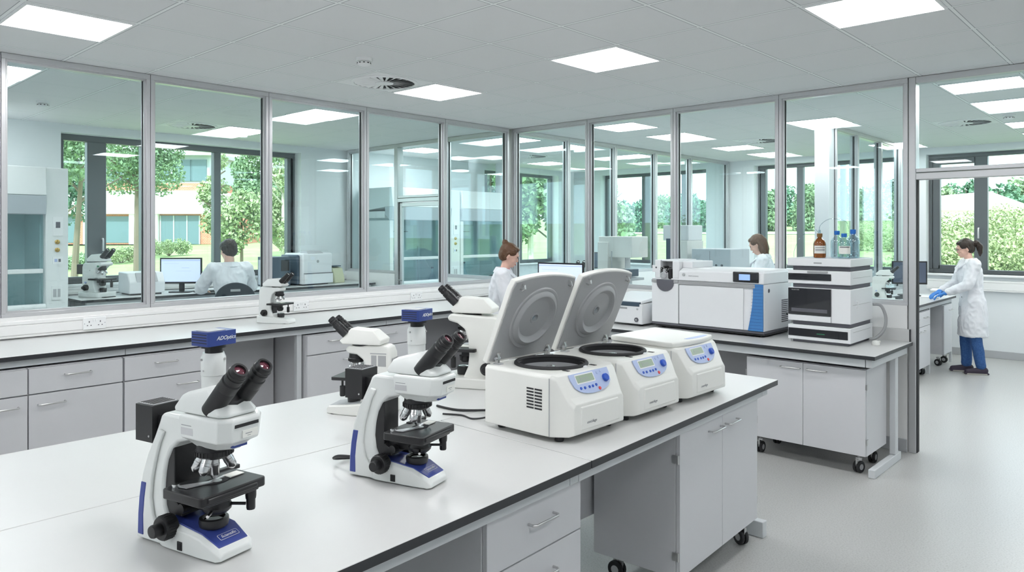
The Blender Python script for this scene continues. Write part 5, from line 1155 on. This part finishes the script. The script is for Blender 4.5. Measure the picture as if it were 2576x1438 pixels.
# ============================================================ people
from mathutils import noise as NZ
def fuse(m, name, par, vox=.008, smooth=5, fold=0.0, loc=None, fscale=5.0):
    """grow one continuous skin over the overlapping volumes"""
    o = m.build(name, None, smooth=False)
    r = o.modifiers.new('r', 'REMESH'); r.mode = 'VOXEL'; r.voxel_size = vox
    s = o.modifiers.new('s', 'SMOOTH'); s.factor = .6; s.iterations = smooth
    bpy.context.view_layer.update(); dg = bpy.context.evaluated_depsgraph_get()
    mts = list(o.data.materials)
    me = bpy.data.meshes.new_from_object(o.evaluated_get(dg)); o.modifiers.clear(); o.data = me
    me.materials.clear()
    for q in mts: me.materials.append(q)
    for p in me.polygons: p.use_smooth = True
    if fold:
        ns = [v.normal.copy() for v in me.vertices]
        for v, n in zip(me.vertices, ns):
            c = v.co; f = 1-2.2*abs(NZ.noise(Vector((c.x*fscale*1.7+3, c.y*fscale*1.7, c.z*fscale*.6)))) + .45*(1-2.2*abs(NZ.noise(Vector((c.x*fscale*2.2, c.y*fscale*2.2+5, c.z*fscale*2.0+9))))) - .7
            v.co = c + n*fold*f
    o.parent = par
    if loc: o.location = loc
    return o
def eloft(m, secs, mt, seg=24):
    """secs: (z, cx, rx, ry) or with cy last"""
    loops = []
    for s in secs:
        z, cx, rx, ry = s[:4]; cy = s[4] if len(s) > 4 else 0
        loops.append([(cx+rx*math.cos(2*math.pi*k/seg), cy+ry*math.sin(2*math.pi*k/seg), z) for k in range(seg)])
    return loft(m, loops, mt)
def hand(m, wrist, d, n, side, mt, infl=0.0, curl=.5, s=1.0):
    """palm, four unequal curled fingers and a thumb. d: pointing direction, n: back-of-hand normal"""
    d = Vector(d).normalized(); n = (Vector(n) - d*Vector(n).dot(d)).normalized(); w = d.cross(n)*side; wr = Vector(wrist)
    def pt(a, b2, c): return wr + (d*a + w*b2 + n*c)*s
    for b2 in (-.026,-.009,.009,.026): m.cap(pt(.0,b2*.7,0), pt(.082,b2,0), (.016+infl)*s, (.0125+infl)*s, mt, 8)
    for b2, L in ((-.030,.060),(-.010,.076),(.010,.082),(.030,.072)):
        p = pt(.085,b2,.001); a = 0.0; q = p; L3 = [L*.45, L*.32, L*.25]; rr = (.0088+infl)*s
        for k, l in enumerate(L3):
            a += curl*(.5+.35*k); e = q + (d*math.cos(a) - n*math.sin(a))*l*s + w*b2*.10*l*s/.03
            m.cap(q, e, rr, rr*.92, mt, 8); q = e; rr *= .94
    t0 = pt(.020,.030,-.004); t1 = pt(.052,.058,-.016); t2 = pt(.082,.068,-.028)
    m.cap(t0, t1, (.013+infl)*s, (.0105+infl)*s, mt, 8); m.cap(t1, t2, (.0105+infl)*s, (.009+infl)*s, mt, 8)
def person(lb, loc, yaw, H=1.68, seated=False, seat=.62, lean=.06, pitch=20, turn=0, hair='bun', hairm='hairb', arms=None, glove=None, male=False, glasses=False, trous='trous', feet=None, coat_len=.50, flop=None):
    k = H/1.70
    root = None
    def Z(z): return z if not seated else z - (.90-seat-.08)   # seated: hips drop on to the seat
    hipz = Z(.90)
    def tx(z): return lean*max(0, (z-hipz))/.60      # forward lean of the trunk
    sw = .172 if male else .165
    # joints
    neck = Vector((tx(Z(1.42)), 0, Z(1.42))); hc = Vector((tx(Z(1.42))+.035+.0006*pitch, 0, Z(1.585)-.0006*pitch))
    m = MB(); S = 'skin'
    eloft(m, [(Z(.84),0,.095,.150),(Z(.95),tx(Z(.95)),.105,.160),(Z(1.08),tx(Z(1.08)),.085,.125),(Z(1.25),tx(Z(1.25)),.095,.140),(Z(1.36),tx(Z(1.36)),.078,.135),(Z(1.42),tx(Z(1.42))-.01,.06,.09)], S)
    m.cap(neck+Vector((-.012,0,-.06)), hc+Vector((-.028,0,-.055)), .060 if male else .053, .052 if male else .046, S)
    Rm = Matrix.Translation(hc) @ Euler((0, R(pitch), R(turn)), 'XYZ').to_matrix().to_4x4()
    if turn: Rm = Matrix.Translation(hc) @ Matrix.Rotation(R(turn),4,'Z') @ Matrix.Rotation(R(pitch),4,'Y')
    hd = MB()
    hd.ell((-.010,0,.020),(.094,.074,.094),S); hd.ell((.028,0,-.040),(.062,.056,.070),S); hd.ell((.045,0,.010),(.048,.058,.060),S); hd.ell((.066,0,-.086),(.022,.026,.018),S)
    hd.cap((.080,0,.010),(.096,0,-.022),.009,.0115,S,8); hd.ell((.098,0,-.026),(.010,.013,.008),S); hd.ell((.088,0,-.058),(.008,.020,.006),S); hd.ell((.086,0,-.066),(.008,.017,.005),S)
    for s in (-1,1): hd.ell((.084,s*.028,.028),(.010,.022,.007),S); hd.ell((-.004,s*.076,-.012),(.018,.009,.030),S); hd.ell((.060,s*.036,-.030),(.024,.020,.022),S)
    bmesh.ops.transform(hd.bm, matrix=Rm, verts=hd.bm.verts)
    tmp = bpy.data.meshes.new('t'); hd.bm.to_mesh(tmp); m.bm.from_mesh(tmp); bpy.data.meshes.remove(tmp)
    # legs
    legs = []
    for s in (-1,1):
        hp = Vector((0, s*.085, hipz-.02))
        if seated: kn = Vector((.42, s*.11, seat+.02)); an = Vector((.36, s*.12, .34)); 
        else:
            fx = (feet or {}).get(s, 0.0); kn = Vector((.02+fx*.5, s*.095, .48)); an = Vector((fx-.02, s*.10, .09))
        legs.append((hp, kn, an)); m.chain([(hp,.085),(kn,.056),(an,.040)], S)
        fz = an.z-.05; m.cap(an, (an.x+.02, an.y, fz), .038, .035, S); m.cap((an.x-.03,an.y,fz-.005),(an.x+.15,an.y+s*.01,fz-.012),.034,.028,S)
    # arms
    AR = arms or {-1: ((.05,-.235,1.12),(.28,-.13,1.02)), 1: ((.05,.235,1.12),(.28,.13,1.02))}
    wr = []
    for s in (-1,1):
        el, w2 = AR[s]; sh = Vector((tx(Z(1.38))-.005, s*sw, Z(1.375))); el = Vector(el); w2 = Vector(w2)
        if seated: el.z = Z(el.z); w2.z = Z(w2.z)
        m.chain([(sh,.055),(el,.042),(w2,.028)], S); d = (w2-el).normalized(); d = (d + Vector((.25,0,-.10))).normalized()
        nn = Vector((0,0,1)); hand(m, w2+d*.01, d, nn, s, S, 0 if not glove else -.0015, .35, 1.0); wr.append((sh, el, w2, d, nn, s))
    body = fuse(m, 'person', None, .0062, 4); bo2 = body; tag(body, lb, 'person'); body.location = loc; body.rotation_euler = (0,0,yaw); body.scale = (k,k,k)
    # gloves
    if glove:
        for (sh, el, w2, d, nn, s) in wr:
            m = MB(); hand(m, w2+d*.01, d, nn, s, 'glove', .0022, .35, 1.0); m.cap(w2-d*.05, w2+d*.02, .036, .031, 'glove', 12); fuse(m, 'glove', body, .005, 3)
    # face details
    for s in (-1,1):
        m = MB(); m.ell((.0,0,0),(.006,.011,.0055),'eye'); e = m.build('eye', body); e.matrix_local = Rm @ Matrix.Translation((.0865,s*.029,.012))
        m = MB(); m.cap((0,-.015,0),(0,.015,.001),.0028,.0022,hairm,6); e = m.build('eyebrow', body); e.matrix_local = Rm @ Matrix.Translation((.0935,s*.030,.034))
    m = MB(); m.ell((0,0,0),(.006,.019,.0065),'lip'); e = m.build('lips', body); e.matrix_local = Rm @ Matrix.Translation((.0935,0,-.062))
    # hair
    m = MB(); hm = hairm
    m.ell((-.022,0,.034),(.097,.081,.092),hm); m.ell((-.045,0,-.005),(.068,.077,.080),hm); m.ell((.018,0,.082),(.058,.060,.030),hm)
    for s in (-1,1): m.ell((.010,s*.060,.045),(.055,.024,.045),hm); m.cap((-.010,s*.074,.03),(-.022,s*.072,-.03),.016,.012,hm)
    if hair == 'bun': 
        m.ell((-.088,0,.098),(.034,.038,.032),hm); m.ell((-.105,.01,.110),(.020,.026,.018),hm); m.cap((-.05,0,.09),(-.085,0,.10),.03,.02,hm)
    elif hair == 'pony': m.chain([((-.10,0,.035),.020),((-.145,0,.030),.034),((-.165,.0,-.03),.040),((-.150,0,-.10),.030),((-.135,0,-.14),.012)],hm)
    elif hair == 'loose':
        Rb = Matrix.Rotation(R(-pitch), 3, 'Y')
        def hg(st, pts): s0 = Vector(st); return [(s0 + Rb @ Vector(q), r2) for q, r2 in pts]
        m.chain(hg((-.06,0,.0), [((0,0,0),.070),((-.030,0,-.085),.060),((-.040,.01,-.16),.046),((-.035,.02,-.235),.018)]),hm)
        for s in (-1,1): m.chain(hg((-.02,s*.065,-.005), [((0,0,0),.024),((-.030,s*.004,-.07),.028),((-.040,0,-.135),.012)]),hm)
    else: m.ell((-.050,0,-.028),(.050,.068,.055),hm)
    bmesh.ops.transform(m.bm, matrix=Rm, verts=m.bm.verts); fuse(m, 'hair', body, .006, 3, .003, None, 14)
    if glasses:
        m = MB()
        for s in (-1,1): m.tube([(.102+.000*math.cos(t), s*.030+.021*math.cos(t), .010+.016*math.sin(t)) for t in [2*math.pi*q/16 for q in range(17)]], .0018, 'ink', 6); m.tube([(.100,s*.052,.013),(.05,s*.078,.012),(.0,s*.082,.005)], .0018, 'ink', 6)
        m.tube([(.102,-.009,.014),(.106,0,.017),(.102,.009,.014)], .0016, 'ink', 6); g = m.build('glasses', body); g.matrix_local = Rm
    # trousers, shoes
    m = MB()
    for hp, kn, an in legs: m.chain([(hp,.100),(kn,.072),(an+Vector((0,0,.02)),.060)], trous)
    m.ell((0,0,hipz-.01),(.115,.155,.12),trous); fuse(m, 'trousers', body, .009, 4, .004, None, 7)
    for i, (hp, kn, an) in enumerate(legs):
        s = -1 if i == 0 else 1; fz = an.z-.09 if not seated else an.z-.09
        m = MB(); m.cap((an.x-.035,an.y,fz+.050),(an.x+.155,an.y+s*.01,fz+.034),.046,.033,'shoe'); m.cap((an.x-.01,an.y,fz+.10),(an.x,an.y,fz+.05),.046,.046,'shoe')
        m.prism([(an.x-.08,fz+.001),(an.x+.19,fz+.001),(an.x+.195,fz+.02),(an.x-.085,fz+.02)], an.y-.042, an.y+.042, 'shoe','y'); sh = fuse(m, 'shoe', body, .006, 3)
        m = MB(); m.prism([(x+an.x+.055,y+an.y) for x, y in rrect(-.142,.142,-.043,.043,.04,5)], fz+.0006, fz+.018, 'sole', 'z'); m.build('sole', sh, bevel=.003)
    # shirt seen at the neck
    m = MB(); m.cap(neck+Vector((-.005,0,-.06)), neck+Vector((.0,0,-.005)), .075, .060, 'pink' if hair == 'bun' else 'white'); fuse(m, 'shirt', body, .008, 3)
    # coat
    m = MB(); C = 'coatc'; zt = tx
    top = [(Z(1.00),tx(Z(1.0))+.004,.125,.170),(Z(1.10),tx(Z(1.1)),.122,.158),(Z(1.24),tx(Z(1.24)),.135,.178),(Z(1.34),tx(Z(1.34)),.118,.182),(Z(1.395),tx(Z(1.39))-.01,.090,.140),(Z(1.43),tx(Z(1.43))-.02,.068,.085)]
    if not seated: low_ = [(coat_len,.0,.165,.215),(coat_len+.15,.0,.158,.208),(.80,.0,.148,.198),(.92,.004,.140,.190)]
    else: low_ = [(seat-.03,-.04,.13,.19),(hipz,0.0,.14,.19)]
    eloft(m, low_+top, C)
    if seated:
        for s in (-1,1): m.cap((0,s*.09,hipz-.0),(.34,s*.12,seat+.06),.105,.085,C)
        m.cap((-.06,-.16,seat-.02),(-.06,.16,seat-.02),.07,.07,C)
    for (sh, el, w2, d, nn, s) in wr: m.cap(sh+Vector((0,-s*.08,.0)), sh, .075, .078, C); m.chain([(sh,.078),(el,.064),(w2-(w2-el).normalized()*.025,.046)], C)
    ct = fuse(m, 'lab_coat', body, .0095, 4, .012, None, 7.5)
    # collar lapels and buttons
    nz = Z(1.40); nx = tx(nz)
    m = MB()
    for s in (-1,1):
        a_ = [(nx-.088,s*.0,nz+.052),(nx-.050,s*.075,nz+.050),(nx+.035,s*.072,nz+.022),(nx+.112,s*.036,nz-.060),(nx+.142,s*.012,nz-.130)]
        b3 = [(nx-.115,s*.0,nz+.005),(nx-.066,s*.110,nz+.012),(nx+.066,s*.112,nz-.015),(nx+.140,s*.066,nz-.075),(nx+.148,s*.020,nz-.140)]
        for i in range(4):
            q = [Vector(a_[i]),Vector(a_[i+1]),Vector(b3[i+1]),Vector(b3[i])]; up = Vector((.012,0,.010))
            if s < 0: q = q[::-1]
            m.hexa([tuple(v-up*.3) for v in q], [tuple(v+up*.5) for v in q], C)
    m.build('collar', ct, bevel=.002)
    if not seated:
        for z in (1.20,1.08,.96,.84,.72):
            m = MB(); xb = (.126 if z > .95 else .150)+tx(z); m.cyl((xb-.012,.02,z),(xb+.004,.02,z),.007,'lid',seg=10); m.build('button', ct)
    return body
person('woman in lab coat with brown hair in a bun, looking down by the glass corner', (.93,-1.20,0), R(38), 1.60, lean=.07, pitch=24, hair='bun', arms={-1: ((.10,-.22,1.13),(.30,-.12,1.10)), 1: ((.10,.22,1.12),(.32,.11,1.07))})
person('man in white lab coat with short dark hair seated at the lit monitor', (-2.06,-2.36,0), R(168), 1.74, seated=True, seat=.70, lean=.13, pitch=8, turn=16, hair='short', hairm='hairk', male=True, glove=None, arms={-1: ((.20,-.26,1.17),(.40,-.17,1.135)), 1: ((.20,.28,1.17),(.42,.20,1.135))})
person('woman in white lab coat with loose brown hair working behind the back glass wall', (2.02,2.42,0), R(203), 1.68, lean=.12, pitch=30, hair='loose', arms={-1: ((.18,-.22,1.12),(.42,-.12,1.02)), 1: ((.18,.22,1.12),(.40,.12,1.02))})
person('woman in lab coat, blue gloves, glasses and jeans with dark ponytail beyond the doorway', (3.82,4.05,0), R(208), 1.62, lean=.05, pitch=18, hair='pony', hairm='hairk', glove=True, glasses=True, trous='jeans', coat_len=.47, feet={-1:.06,1:-.04}, arms={-1: ((.12,-.22,1.13),(.33,-.13,1.02)), 1: ((.12,.22,1.12),(.33,.13,1.02))})
# ============================================================ light, sky, camera
w = bpy.data.worlds.new('sky'); SC.world = w; w.use_nodes = True
bg = w.node_tree.nodes['Background']; bg.inputs[0].default_value = (.86,.93,1.0,1); bg.inputs[1].default_value = SKY
s = bpy.data.lights.new('sun', 'SUN'); s.energy = SUN; s.angle = R(3); s.color = (1,.97,.92)
so = bpy.data.objects.new('sun', s); COL.objects.link(so); so.rotation_euler = (R(42), 0, R(38))
cam = bpy.data.cameras.new('camera'); cam.sensor_width = 36; cam.lens = 36*FPX/2576; cam.shift_y = -(719-583)/2576; cam.clip_end = 400; cam.clip_start = .05
co = bpy.data.objects.new('camera', cam); COL.objects.link(co); co.location = (CX, CY, CZ); co.rotation_euler = (R(90), 0, YAW)
SC.camera = co
SC.view_settings.view_transform = 'Standard'; SC.view_settings.look = 'None'; SC.view_settings.gamma = 1; SC.view_settings.use_curve_mapping = False
SC.view_settings.exposure = EXPO
SC.cycles.max_bounces = 12; SC.cycles.diffuse_bounces = 6; SC.cycles.transparent_max_bounces = 24; SC.cycles.glossy_bounces = 4
SC.cycles.sample_clamp_indirect = 6
bpy.context.view_layer.update()
